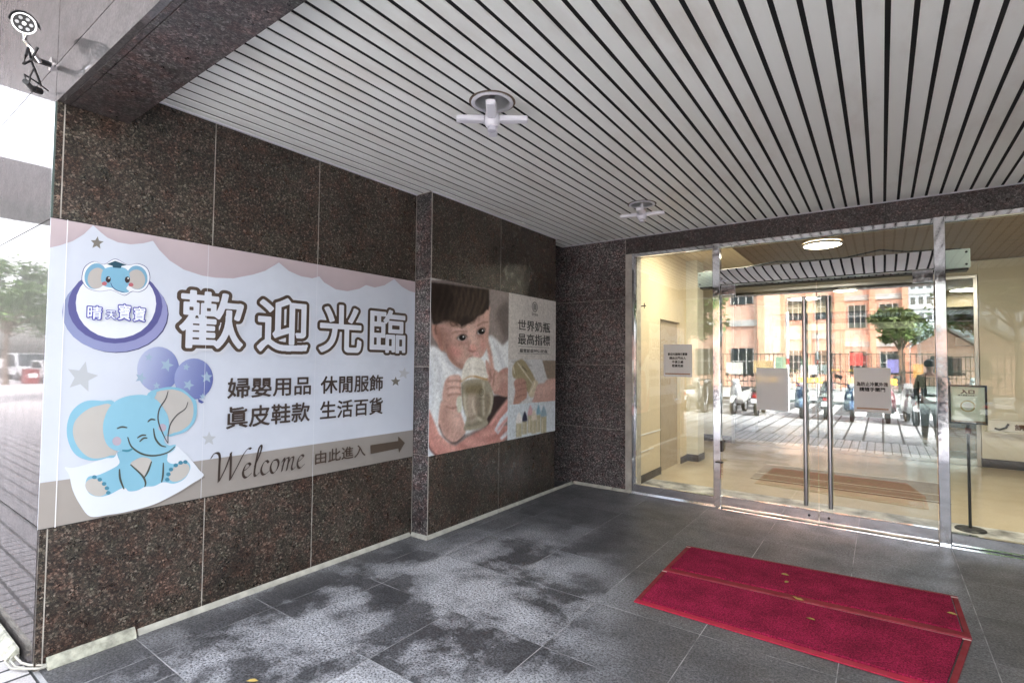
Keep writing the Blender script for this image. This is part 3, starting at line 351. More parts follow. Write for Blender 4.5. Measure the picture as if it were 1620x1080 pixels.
('l',[(272,705),(390,702)],(0.68,0.49,0.43),24,0.7,34),
('l',[(272,645),(390,641)],(0.68,0.49,0.43),24,0.7,34),
('l',[(272,582),(390,577)],(0.68,0.49,0.43),24,0.7,34),
('l',[(221,441),(298,415),(376,423)],(0.29,0.155,0.125),12,1.0,14),
('s',[(811,880),(894,823),(940,794),(1036,744),(1069,665),(1036,567),(940,551),(853,612),(823,709)],(0.5,0.325,0.275),12,1.0),
('l',[(894,794),(878,650)],(0.29,0.155,0.125),14,0.8,17),
('l',[(956,764),(940,609)],(0.29,0.155,0.125),14,0.8,17),
('l',[(863,765),(915,688)],(0.29,0.155,0.125),14,0.8,17),
('l',[(802,1108),(878,938),(925,765)],(0.52,0.32,0.27),24,1.0,62),
('l',[(847,1072),(915,920)],(0.29,0.155,0.125),17,0.6,14),
('s',[(449,661),(639,693),(841,666),(909,591),(947,493),(915,359),(841,268),(863,219),(757,177),(498,184),(493,243),(515,313),(457,444),(438,554)],(0.33,0.3,0.23),10,1.0),
('s',[(498,624),(757,634),(772,539),(526,531)],(0.2,0.16,0.085),29,0.8),
('s',[(526,513),(668,525),(697,355),(611,250),(540,330)],(0.46,0.36,0.3),34,0.6),
('s',[(772,520),(894,515),(878,361),(802,310)],(0.24,0.19,0.13),29,0.7),
('s',[(654,507),(742,503),(757,313),(668,339)],(0.16,0.125,0.085),24,0.5),
('l',[(485,533),(493,406),(526,331)],(0.62,0.58,0.46),19,0.75,19),
('l',[(894,534),(915,436),(878,323)],(0.62,0.58,0.46),19,0.75,19),
('l',[(611,472),(639,341),(757,256)],(0.62,0.58,0.46),19,0.75,19),
('l',[(772,653),(787,311)],(0.62,0.58,0.46),19,0.75,19),
('l',[(526,221),(757,238)],(0.12,0.09,0.05),22,0.6,22),
('l',[(554,292),(697,318),(817,270)],(0.12,0.09,0.05),22,0.6,22),
('l',[(457,625),(449,481),(498,333)],(0.1,0.08,0.05),14,0.6,12),
('s',[(374,512),(438,518),(438,383),(384,381)],(0.5,0.5,0.42),10,1.0),
('l',[(438,676),(526,714),(639,716),(832,680)],(0.42,0.27,0.09),10,1.0,29),
('s',[(438,698),(449,787),(526,893),(654,913),(772,870),(823,766),(847,693),(639,727),(526,714),(444,676)],(0.6,0.58,0.53),10,1.0),
('l',[(471,769),(639,795),(811,766)],(0.42,0.4,0.36),12,0.7,12),
('l',[(611,879),(596,731)],(0.74,0.72,0.68),29,0.7,43),
('l',[(781,545),(778,533),(770,522),(759,515),(745,513),(731,516),(720,524),(712,535),(709,548),(712,561),(720,572),(731,579),(745,581),(759,578),(770,570),(778,559),(781,545)],(0.08,0.07,0.05),2,1.0,6),
('l',[(727,562),(727,534)],(0.08,0.07,0.05),2,1.0,6),
('l',[(745,568),(745,526)],(0.08,0.07,0.05),2,1.0,6),
('l',[(763,560),(763,532)],(0.08,0.07,0.05),2,1.0,6),
('l',[(690,482),(794,476)],(0.12,0.1,0.07),4,0.7,10),
('p',[(1205,1688),(2295,1818),(2295,844),(1205,897)],(0.5,0.475,0.45),0,1.0),
('p',[(1202,890),(2240,898),(2240,369),(1202,387)],(0.52,0.52,0.52),0,1.0),
('p',[(1900,885),(2240,887),(2240,622),(2013,661)],(0.27,0.22,0.17),5,1.0),
('p',[(1245,880),(1549,882),(1701,808),(1367,809)],(0.35,0.34,0.34),12,0.7),
('s',[(1279,779),(1314,840),(1385,881),(1512,882),(1740,667),(1759,515),(1662,455),(1605,500),(1385,654),(1297,697)],(0.33,0.28,0.17),6,1.0),
('s',[(1605,479),(1662,572),(1720,646),(1809,622),(1769,515),(1710,447)],(0.52,0.46,0.34),5,1.0),
('l',[(1385,850),(1530,735),(1681,615)],(0.72,0.68,0.55),11,0.7,14),
('l',[(1643,498),(1740,613)],(0.72,0.68,0.55),11,0.7,14),
('l',[(1297,809),(1323,738)],(0.72,0.68,0.55),11,0.7,14),
('l',[(1475,809),(1567,756)],(0.08,0.07,0.05),5,1.0,12),
('s',[(1720,441),(1799,590),(1941,607),(2024,650),(2240,634),(2240,369),(1720,387)],(0.5,0.325,0.275),7,1.0),
('l',[(1839,512),(2218,577)],(0.68,0.49,0.43),60,0.5,72),
('s',[(1305,380),(1341,532),(1314,635),(1385,675),(1530,661),(1567,565),(1577,522),(1567,449),(1475,412),(1403,385)],(0.42,0.24,0.19),6,1.0),
('l',[(1349,593),(1475,615),(1558,624)],(0.29,0.155,0.125),8,1.0,12),
('l',[(1349,532),(1475,553),(1558,560)],(0.29,0.155,0.125),8,1.0,12),
('l',[(1349,460),(1475,480),(1558,486)],(0.29,0.155,0.125),8,1.0,12),
('p',[(1202,389),(2240,378),(2240,-34),(1202,-26)],(0.52,0.56,0.59),0,1.0),
('p',[(1599,38),(1599,252),(1703,244),(1703,34)],(0.42,0.38,0.26),4,1.0),
('l',[(1630,56),(1630,195)],(0.66,0.62,0.5),10,0.7,12),
('s',[(1599,245),(1604,293),(1640,354),(1661,353),(1697,286),(1703,244)],(0.56,0.36,0.38),4,1.0),
('p',[(1781,25),(1781,245),(1869,238),(1869,22)],(0.42,0.38,0.26),4,1.0),
('l',[(1807,44),(1807,187)],(0.66,0.62,0.5),10,0.7,12),
('s',[(1781,238),(1785,287),(1816,351),(1834,350),(1865,282),(1869,238)],(0.22,0.38,0.46),4,1.0),
('p',[(1364,16),(1364,182),(1479,172),(1479,10)],(0.42,0.38,0.26),4,1.0),
('l',[(1398,33),(1398,151)],(0.66,0.62,0.5),10,0.7,12),
('s',[(1364,176),(1369,237),(1409,289),(1432,287),(1473,228),(1479,172)],(0.66,0.64,0.62),4,1.0),
('p',[(1488,34),(1488,190),(1584,182),(1584,30)],(0.42,0.38,0.26),4,1.0),
('l',[(1517,52),(1517,161)],(0.66,0.62,0.5),10,0.7,12),
('s',[(1488,184),(1493,241),(1526,291),(1545,290),(1579,235),(1584,182)],(0.03,0.03,0.08),4,1.0),
('p',[(1676,19),(1676,187),(1781,178),(1781,15)],(0.42,0.38,0.26),4,1.0),
('l',[(1707,38),(1707,156)],(0.66,0.62,0.5),10,0.7,12),
('s',[(1676,180),(1681,242),(1717,296),(1739,294),(1776,235),(1781,178)],(0.56,0.5,0.42),4,1.0),
('p',[(1879,3),(1879,215),(2003,205),(2003,-3)],(0.42,0.38,0.26),4,1.0),
('l',[(1916,22),(1916,163)],(0.66,0.62,0.5),10,0.7,12),
('s',[(1879,208),(1885,263),(1928,325),(1953,324),(1997,255),(2003,205)],(0.26,0.36,0.42),4,1.0),
('l',[(1341,9),(1859,0),(2218,-15)],(0.36,0.36,0.38),6,0.7,7)]
# ---------------- mesh helpers ----------------
class MB:
    def __init__(s): s.v=[]; s.f=[]; s.c=[]; s.m=[]; s.cm=0
    def add(s,vs,fs,cols=None):
        o=len(s.v); s.v+= [tuple(v) for v in vs]; s.f+=[tuple(i+o for i in f) for f in fs]; s.m+=[s.cm]*len(fs)
        s.c+= cols if cols else [(1,1,1)]*len(vs); return s
    def box(s,x0,x1,y0,y1,z0,z1):
        return s.add([(x0,y0,z0),(x1,y0,z0),(x1,y1,z0),(x0,y1,z0),(x0,y0,z1),(x1,y0,z1),(x1,y1,z1),(x0,y1,z1)],[(0,3,2,1),(4,5,6,7),(0,1,5,4),(1,2,6,5),(2,3,7,6),(3,0,4,7)])
    def tube(s,pts,r,n=10,caps=True):
        pts=[Vector(p) for p in pts]; rs=r if isinstance(r,(list,tuple)) else [r]*len(pts); vs=[];fs=[]
        up=Vector((0,0,1))
        for i,p in enumerate(pts):
            d=(pts[min(i+1,len(pts)-1)]-pts[max(i-1,0)]).normalized()
            a=d.cross(up if abs(d.z)<.95 else Vector((1,0,0))).normalized(); b=a.cross(d)
            for k in range(n): t=2*pi*k/n; vs.append(p+(a*cos(t)+b*sin(t))*rs[i])
        for i in range(len(pts)-1):
            for k in range(n): fs.append((i*n+k,i*n+(k+1)%n,(i+1)*n+(k+1)%n,(i+1)*n+k))
        if caps: fs.append(tuple(range(n))[::-1]); fs.append(tuple((len(pts)-1)*n+k for k in range(n)))
        return s.add(vs,fs)
    def lathe(s,prof,c=(0,0,0),ax=(0,0,1),n=32,caps=False):
        q=Vector((0,0,1)).rotation_difference(Vector(ax).normalized()); vs=[];fs=[]
        for r,z in prof:
            for k in range(n): t=2*pi*k/n; vs.append(Vector(c)+q@Vector((r*cos(t),r*sin(t),z)))
        for i in range(len(prof)-1):
            for k in range(n): fs.append((i*n+k,i*n+(k+1)%n,(i+1)*n+(k+1)%n,(i+1)*n+k))
        if caps: fs.append(tuple(range(n))[::-1]); fs.append(tuple((len(prof)-1)*n+k for k in range(n)))
        return s.add(vs,fs)
    def prism(s,poly,h,axis='x',off=0):  # poly in the two other axes, centred thickness h
        n=len(poly); a=-h/2+off; b=h/2+off
        def P(p,t): return {'x':(t,p[0],p[1]),'y':(p[0],t,p[1]),'z':(p[0],p[1],t)}[axis]
        vs=[P(p,a) for p in poly]+[P(p,b) for p in poly]; fs=[tuple(range(n))[::-1],tuple(range(n,2*n))]+[(i,(i+1)%n,n+(i+1)%n,n+i) for i in range(n)]
        return s.add(vs,fs)
    def build(s,name,m,parent=None,smooth=False,bevel=0,loc=None,fixn=True):
        me=bpy.data.meshes.new(name); me.from_pydata(s.v,[],s.f)
        for mm in (m if isinstance(m,list) else [m]): me.materials.append(mm)
        if isinstance(m,list): me.polygons.foreach_set('material_index',s.m)
        if any(c!=(1,1,1) for c in s.c):
            a=me.color_attributes.new('Col','FLOAT_COLOR','POINT'); a.data.foreach_set('color',np.array([(*c,1) for c in s.c],np.float32).ravel())
        if fixn:
            bm=bmesh.new(); bm.from_mesh(me); bmesh.ops.recalc_face_normals(bm,faces=bm.faces); bm.to_mesh(me); bm.free()
        o=bpy.data.objects.new(name,me); COL.objects.link(o)
        if smooth:
            me.polygons.foreach_set('use_smooth',[True]*len(me.polygons)); me.set_sharp_from_angle(angle=R(35))
        if bevel:
            bv=o.modifiers.new('bevel','BEVEL'); bv.width=bevel; bv.segments=2; bv.limit_method='ANGLE'
        if parent: o.parent=parent
        if loc: o.location=loc
        return o
def bx(*a): return MB().box(*a)
def empty(name,loc=(0,0,0),rz=0):
    o=bpy.data.objects.new(name,None); COL.objects.link(o); o.location=loc; o.rotation_euler.z=rz; o.empty_display_size=.1; return o
def tag(o,label,cat,group=None):
    o['label']=label; o['category']=cat
    if group: o['group']=group
    return o
def struct(o): o['kind']='structure'; return o
def thing(name,label,cat,loc=(0,0,0),rz=0,group=None): return tag(empty(name,loc,rz),label,cat,group)
def copy_tree(o,parent=None):
    c=o.copy(); COL.objects.link(c)
    if parent: c.parent=parent
    for ch in list(o.children): copy_tree(ch,c)
    return c
def panels(us,vs,gap,fn,th,mb=None):  # stone slabs; fn(u0,u1,v0,v1)->box args
    mb=mb or MB()
    for a,b in zip(us,us[1:]):
        for c,d in zip(vs,vs[1:]): mb.box(*fn(a+gap/2,b-gap/2,c+gap/2,d-gap/2))
    return mb
AX,YF,Y1,PX,Y2,YD,ZC,ZS,YB=-3.51,.751,3.33,-3.315,5.53,5.995,3.133,2.94,1.07
# ---------------- ground ----------------
struct(bx(-500,500,-600,-60,-.5,-.15).build('ground',M_GROUND))
struct(bx(-400,60,-13.5,-6.9,-.4,-.12).build('road',M_ROAD)); struct(bx(-400,60,-60,-13.5,-.4,0).build('far_pavement',M_PAVE))
struct(bx(-400,60,-6.75,YF-.004,-.4,0).build('sidewalk',M_PAVE)); struct(bx(-6.5,7,-6.7,-.9,-.3,.004).build('striped_pavement',M_STRIPE)); struct(bx(-400,60,-6.9,-6.75,-.4,.003).build('kerb',M_KERB))
lm=MB()
for x in range(-60,20,6): lm.box(x,x+3,-10.28,-10.16,-.12,-.115)
lm.box(-60,20,-7.5,-7.38,-.12,-.115); lm.box(-60,20,-13.1,-12.98,-.12,-.115)
for i in range(7): lm.box(-3.6+i*.9,-3.15+i*.9,-12.6,-7.9,-.12,-.1155)
struct(lm.build('road_marking',M_LINE))
# ---------------- porch floor ----------------
us=[AX-.35,-3.20,-2.93]+[-2.93+.68*k for k in range(1,11)]; vs=[YF+.02,1.18,1.84,2.50,3.16,3.82,4.48,5.14,5.80,6.02]
struct(panels(us,vs,.005,lambda a,b,c,d:(a,b,c,d,-.03,0),0).build('porch_floor',M_TILE)); struct(bx(AX-.35,3.7,YF+.002,6.9,-.2,-.0008).build('porch_floor_grout',M_GROUT))
# ---------------- side wall (granite slabs) ----------------
sw=thing('granite_wall','brown speckled granite side wall carrying the wide welcome banner','wall',(AX,2,0))
def P(o): return o
def build(mb,name,m,root,**k):
    o=mb.build(name,m,None,**k); o.parent=root; o.matrix_parent_inverse=Matrix.Translation(-Vector(root.location)) if root.rotation_euler.z==0 else root.matrix_basis.inverted(); return o
build(panels([YF+.0,.785,1.545,2.31,Y1-.001],[0,.72,1.52,2.32,3.2],.006,lambda a,b,c,d:(AX-.03,AX,a,b,c,d),0),'slab_cladding',G_BROWN,sw)
build(bx(AX-.4,AX-.0015,YF+.008,Y1,0,3.2),'joint_backing',M_SEAL,sw)
pr=thing('granite_pier','granite pier standing proud of the side wall, carrying the baby poster','pillar',(PX-.15,4.4,0))
build(panels([Y1+.012,4.385,Y2],[0,.735,1.535,2.335,3.133],.0055,lambda a,b,c,d:(PX-.02,PX,a,b,c,d),0),'side_cladding',G_BROWN,pr)
build(panels([AX+.001,PX],[0,.735,1.535,2.335,3.133],.006,lambda a,b,c,d:(a,b,Y1,Y1+.0085,c,d),0),'front_cladding',G_PIER,pr)
build(bx(AX-.35,PX-.0015,Y1+.006,Y2-.01,0,3.2),'joint_backing',M_SEAL,pr)
build(bx(AX-.35,PX-.001,Y2-.0098,Y2,0,3.13),'rear_cladding',G_DARK,pr)
# ---------------- entrance wall ----------------
ew=thing('entrance_wall','dark granite wall framing the glass entrance, with lintel above the doors','wall',(-3,YD,0))
build(panels([-4.1,-2.58],[0,.75,1.555,2.375,3.2],.0035,lambda a,b,c,d:(a,b,YD,YD+.03,c,d),0),'slab_cladding',G_PIER,ew)
build(bx(-4.1,-2.5,YD+.0015,6.3,0,3.25),'joint_backing',M_SEAL,ew)
build(bx(-2.577,-2.497,YD+.012,YD+.04,0,2.93),'door_jamb',G_DARK,ew)
build(panels([-2.578,.05,1.45,3.7],[2.93,3.2],.004,lambda a,b,c,d:(a,b,YD,YD+.04,c,d),0),'lintel',G_DARK,ew)
build(bx(-2.5,3.7,YD+.036,6.3,2.932,3.25),'lintel_backing',M_VOID,ew)
build(bx(1.95,3.7,YD,6.3,0,2.93),'right_cladding',G_PIER,ew)
rc=thing('recess_wall','dark granite wall inside the narrow gap beside the entrance wall','wall',(-3.9,5.7,0))
build(bx(-3.95,-3.85,Y2-.1,YD+.01,0,3.2),'slab_cladding',G_DARK,rc)
# right side closing wall, mirrored
rw=thing('far_side_wall','dark granite wall closing the right side of the porch','wall',(3.65,3,0))
build(bx(3.6,4.1,YF,6.3,0,3.2),'slab_cladding',G_BROWN,rw)
# ---------------- facade and beam ----------------
fw=thing('facade_wall','polished mirror-like stone facade left of the porch opening','wall',(-8,YF,0))
build(panels([-14.5,-11.5,-8.5,-6.0,AX-.02],[.0,.72,2.32,3.15,4.4],.006,lambda a,b,c,d:(a,b,YF,YF+.03,c,d),0),'stone_cladding',G_FAC,fw)
build(bx(-14.5,AX-.0305,YF+.005,1.3,0,4.4),'joint_backing',M_VOID,fw)
build(bx(AX-.018,AX-.001,YF-.006,YF+.02,2.325,2.939),'edge_trim',M_GLASSEDGE,fw)
bm_=thing('entrance_beam','deep granite beam spanning the porch opening above the banner wall','beam',(0,.9,ZS))
build(panels([AX-.018,-1.6,.6,2.8,4.1],[ZS,3.15,4.4],.005,lambda a,b,c,d:(a,b,YF,YF+.028,c,d),0),'front_cladding',G_FAC,bm_)
build(panels([AX+.001,-1.75,0,1.75,3.6],[YF+.055,YB],.004,lambda a,b,c,d:(a,b,c,d,ZS,ZS+.025),0),'underside_cladding',G_DARK,bm_)
build(bx(AX+.001,3.6,YF+.029,YF+.053,ZS,ZS+.03),'underside_edge',G_DARK,bm_)
build(bx(AX+.001,3.6,YB-.022,YB+.001,ZS+.026,3.3),'inner_cladding',G_DARK,bm_)
build(bx(AX-.01,4.1,YF+.0285,YB-.023,ZS+.0255,4.4),'core',M_VOID,bm_)
oh=thing('overhang_canopy','pale canopy slab projecting over the pavement above the porch','canopy',(0,-.5,4.4))
build(bx(-7.4,5,-.7,YF+.2,4.41,4.7),'slab',var('pale_render',(.78,.75,.74),.7,amt=.12),oh)
# ---------------- porch ceiling ----------------
ce=thing('slatted_ceiling','off-white aluminium strip ceiling with black gaps over the porch','ceiling',(0,3.5,ZC))
P0=.10205; g0=-.876; lo=MB(); k0=int((AX-g0)/P0)-1
for k in range(k0,45):
    a=g0+k*P0+.0112; b=g0+(k+1)*P0-.0112
    if b>3.6: break
    a=max(a,AX+.004); 
    if b-a<.01: continue
    y0=YB+.004; y1=YD-.003; x_in=PX
    def strip(y0,y1,a,b):
        z=ZC+random.uniform(-.0010,.0010); e=.004
        lo.add([(a,y0,z+.0065),(a,y0,z+e),(a+e,y0,z),(b-e,y0,z),(b,y0,z+e),(b,y0,z+.0065),(a,y1,z+.0065),(a,y1,z+e),(a+e,y1,z),(b-e,y1,z),(b,y1,z+e),(b,y1,z+.0065)],[(0,1,7,6),(1,2,8,7),(2,3,9,8),(3,4,10,9),(4,5,11,10),(0,6,11,5),(0,5,4,3,2,1),(6,7,8,9,10,11)])
    if a<PX:
        strip(y0,Y1-.003,a,b)
        if b>PX: strip(Y1-.003,Y2,max(a,PX+.003),b); strip(Y2,y1,a,b)
        else: strip(Y2+.003,y1,a,b)
    else: strip(y0,y1,a,b)
for k in range(-36,-33):
    a=g0+k*P0; 
HOLES=((-1.86,2.36),(-1.88,4.76))
def cut(o):
    for x,y in HOLES:
        c=MB().lathe([(.112,-.1),(.112,.4)],(x,y,ZC),(0,0,1),48,True).build('cutter',M_VOID); b=o.modifiers.new('c','BOOLEAN'); b.operation='DIFFERENCE'; b.object=c; b.solver='EXACT'
        bpy.context.view_layer.update(); dg=bpy.context.evaluated_depsgraph_get(); dg.update(); m2=bpy.data.meshes.new_from_object(o.evaluated_get(dg)); o.modifiers.clear(); o.data=m2; m2.name=o.name; bpy.data.objects.remove(c)
cut(build(lo,'slats',M_SLAT,ce)); cut(build(bx(-3.95,3.62,YB+.002,6.0,ZC+.0085,3.35),'ceiling_void',M_VOID,ce))
tr=MB(); tr.box(AX,AX+.022,YB+.004,Y1-.002,ZC-.006,ZC+.004); tr.box(PX,PX+.02,Y1,Y2,ZC-.006,ZC+.004); tr.box(AX+.02,3.6,YD-.02,YD,ZC-.004,ZC+.004); build(tr,'edge_trim',M_WHITEP,ce)
ub=thing('upper_building','plain upper storeys of the building above the porch','building',(0,4,4.5)); build(bx(-14.5,8,YF+.25,16,4.42,9),'wall',M_CONC,ub)
# ---------------- ducts ----------------
def duct(path,w,h,name,label,m=M_PVC,lid=True):
    r=thing(name,label,'cable cover',path[0]); mb=MB()
    for p,q in zip(path,path[1:]):
        p=Vector(p);q=Vector(q); d=(q-p).normalized(); nrm=Vector((-d.y,d.x,0))
        prof=[(0,0),(0,h),(w*.25,h),(w*.8,h*.55),(w,h*.12),(w,0)]; n=len(prof)
        vs=[p-nrm*a+Vector((0,0,b)) for a,b in prof]+[q-nrm*a+Vector((0,0,b)) for a,b in prof]
        mb.add(vs,[tuple(range(n)),tuple(range(n,2*n))[::-1]]+[(i,(i+1)%n,n+(i+1)%n,n+i) for i in range(n)])
    build(mb,'channel_cover',m,r,bevel=.002); return r
e=.001
duct([(AX+e,.80,0),(AX+e,1.185,0)],.042,.055,'cable_duct','thick white plastic duct piece at the front foot of the banner wall',M_PVC2)
duct([(AX+e,1.20,0),(AX+e,Y1-.03,0)],.022,.034,'cable_duct','long thin cream duct along the foot of the banner wall')
duct([(AX+.012,Y1-e,0),(PX+.02,Y1-e,0)],.024,.034,'cable_duct','short white duct wrapping the front foot of the granite pier')
duct([(PX+e,Y1+.002,0),(PX+e,4.35,0)],.024,.034,'cable_duct','cream duct along the pier foot below the baby poster, front piece')
duct([(PX+e,4.36,0),(PX+e,YD-.03,0)],.022,.032,'cable_duct','cream duct along the pier foot running on into the dark recess')
duct([(PX+.02,YD-e,0),(-2.75,YD-e,0)],.024,.034,'cable_duct','white duct along the foot of the entrance wall from the corner')
duct([(-2.74,YD-e,0),(-2.50,YD-e,0)],.028,.032,'cable_duct','short white duct ending at the chrome door frame')
duct([(-9,YF-.012,0),(-3.72,YF-.012,0)],.05,.06,'cable_duct','weathered white duct at the foot of the polished facade',M_PVC2)
tc=thing('loose_cable','cream cables bridging the gap between two ducts at the wall corner','cable',(-3.6,.75,0))
for dz,dy in ((.018,0),(.03,.02),(.02,-.018)):
    build(MB().tube([(-3.74,.72+dy,.02),(-3.67,.695+dy,dz+.012),(-3.6,.705+dy,dz),(-3.54,.735+dy*.5,dz),(-3.49,.775+dy*.4,dz),(-3.485,.82,.02)],.0055,8),'cable',M_PVC,tc,smooth=True)
# ---------------- recessed downlights with lamps ----------------
def downlight(x,y,label,lab2,rot):
    t=thing('downlight',label,'ceiling light',(x,y,ZC),0,'round recessed downlights in the slatted ceiling')
    MB().lathe([(.122,-.002),(.126,-.008),(.118,-.012),(.104,-.010),(.100,-.004),(.100,0)],n=48).build('trim_ring',M_WHITEP,t,smooth=True)
    MB().lathe([(.101,-.010),(.100,.03),(.096,.10),(.080,.16),(.0,.165)],n=48).build('reflector',M_CAN,t,smooth=True)
    MB().lathe([(.138,-.0008),(.123,-.0015)],n=48).build('rust_stain',var('rust_stain',(.16,.12,.09),.8,amt=.5,scale=40),t)
    MB().tube([(0,0,.164),(0,0,.06),(0,0,.01)],[.02,.019,.017],14).build('lamp_holder',M_CHROME,t,smooth=True)
    l=thing('folding_lamp',lab2,'lamp',(x,y,ZC-.10),rot,'white cross-shaped lamps under the downlights')
    MB().lathe([(0,.107),(.014,.107),(.015,.06),(.026,.04),(.028,.03)],n=24).build('screw_neck',M_WHITEP,l,smooth=True)
    MB().lathe([(.030,.032),(.040,.024),(.047,.0),(.046,-.028),(.036,-.048),(.022,-.054),(0,-.054)],n=28).build('hub',M_WHITEP,l,smooth=True)
    MB().lathe([(.026,-.05),(.026,-.074),(.020,-.078),(0,-.078)],n=20).build('sensor_cap',mat('lamp_cap',(.55,.54,.62),.4),l,smooth=True)
    for k in range(4):
        a=k*pi/2; c,s=cos(a),sin(a); mb=MB()
        prof=[(.045,.024,.017),(.060,.030,.019),(.13,.030,.018),(.206,.028,.017),(.212,.022,.012)]; vs=[];fs=[]; n=10
        for r,wd,hh in prof:
            for j in range(n): q=2*pi*(j+.5)/n; cq,sq=cos(q),sin(q); u=wd*math.copysign(abs(cq)**.55,cq); z=hh*math.copysign(abs(sq)**.55,sq)-.004; vs.append((c*r-s*u,s*r+c*u,z))
        for i in range(len(prof)-1):
            for j in range(n): fs.append((i*n+j,i*n+(j+1)%n,(i+1)*n+(j+1)%n,(i+1)*n+j))
        fs+=[tuple(range(n)),tuple(range(4*n,5*n))]; mb.add(vs,fs); mb.build('lamp_arm',M_WHITEP,l,smooth=True)
downlight(-1.86,2.36,'chrome recessed downlight nearer the banner, rust-stained rim','cross-shaped white lamp hanging under the nearer downlight',R(36))
downlight(-1.88,4.76,'chrome recessed downlight nearer the glass doors','cross-shaped white lamp hanging under the downlight near the doors',R(14))
# ---------------- security camera ----------------
cc=thing('security_camera','ring-lit bullet security camera bracketed on the polished facade','camera',(-3.68,.75,3.3))
c0=Vector((-3.44,.6,3.25)); ax=(Vector((.25,-.35,1.75))-c0).normalized()
build(MB().lathe([(.0,-.13),(.034,-.13),(.038,-.12),(.038,-.02),(.048,-.012),(.048,.0),(.044,.004),(.040,.0)],c0,ax,28),'camera_body',mat('camera_white',(.55,.54,.53),.4),cc,smooth=True)
f=build(MB().lathe([(0,.0),(.041,.0)],c0+ax*.001,ax,28),'front_glass',M_BLACK,cc)
build(MB().lathe([(.040,.001),(.041,.006),(.047,.006),(.048,0)],c0,ax,28),'front_ring',M_CHROME,cc,smooth=True)
u_=ax.cross(Vector((0,0,1))).normalized(); v_=u_.cross(ax)
for k in range(6):
    a=k*pi/3; build(MB().lathe([(0,.004),(.007,.004),(.008,.001)],c0+(u_*cos(a)+v_*sin(a))*.026,ax,12),'infrared_led',mat('led',(.6,.6,.62),.3),cc)
build(MB().lathe([(0,.003),(.008,.003)],c0,ax,16),'lens',M_CHROME,cc)
hd=MB(); n=12
for z in (-.14,.03):
    for k in range(n+1): a=pi*(.0+k/n); hd.v.append(tuple(c0+ax*z+(u_*cos(a)+v_*sin(a))*.055)); hd.c.append((1,1,1))
for k in range(n): hd.f.append((k,k+1,n+2+k,n+1+k)); hd.m.append(0)
o=build(hd,'sun_hood',M_BLACK,cc,smooth=True); sm=o.modifiers.new('s','SOLIDIFY'); sm.thickness=.004
build(MB().tube([c0-ax*.06-v_*.038,c0-ax*.06-v_*.075,(-3.50,.66,3.14),(-3.52,.68,3.12)],.010,10),'swivel_joint',M_CHROME,cc,smooth=True)
build(MB().tube([(-3.52,.665,3.125),(-3.60,.735,3.16)],.015,12),'bracket_arm',M_BLACK,cc,smooth=True)
build(MB().lathe([(0,.0),(.035,.0),(.035,.012),(0,.014)],(-3.61,YF-.001,3.17),(0,-1,0),24),'mounting_plate',M_CHROME,cc,smooth=True)
cp=[(-3.47,.66,3.17),(-3.50,.64,3.10),(-3.47,.61,3.06),(-3.43,.61,3.09),(-3.45,.62,3.14),(-3.52,.65,3.10),(-3.56,.68,3.06),(-3.58,.70,3.02)]
build(MB().tube(cp,.006,8),'camera_cable',M_BLACK,cc,smooth=True)
jb=thing('junction_box','small black connector with wires on the facade below the security camera','connector',(-3.62,.71,3.05))
build(MB().tube([(-3.56,.66,2.985),(-3.47,.62,2.975)],.013,12),'plug',M_BLACK,jb,smooth=True); build(MB().tube([(-3.60,.70,3.00),(-3.565,.665,2.987)],.018,12),'socket_body',M_BLACK,jb,smooth=True)
build(MB().tube([(-3.47,.62,2.98),(-3.50,.62,3.02),(-3.57,.68,3.03),(-3.61,.735,3.02)],.004,8),'wire',M_BLACK,jb,smooth=True); build(MB().tube([(-3.47,.65,3.06),(-3.49,.64,3.02),(-3.5,.64,2.99)],.004,8),'wire',M_BLACK,jb,smooth=True)

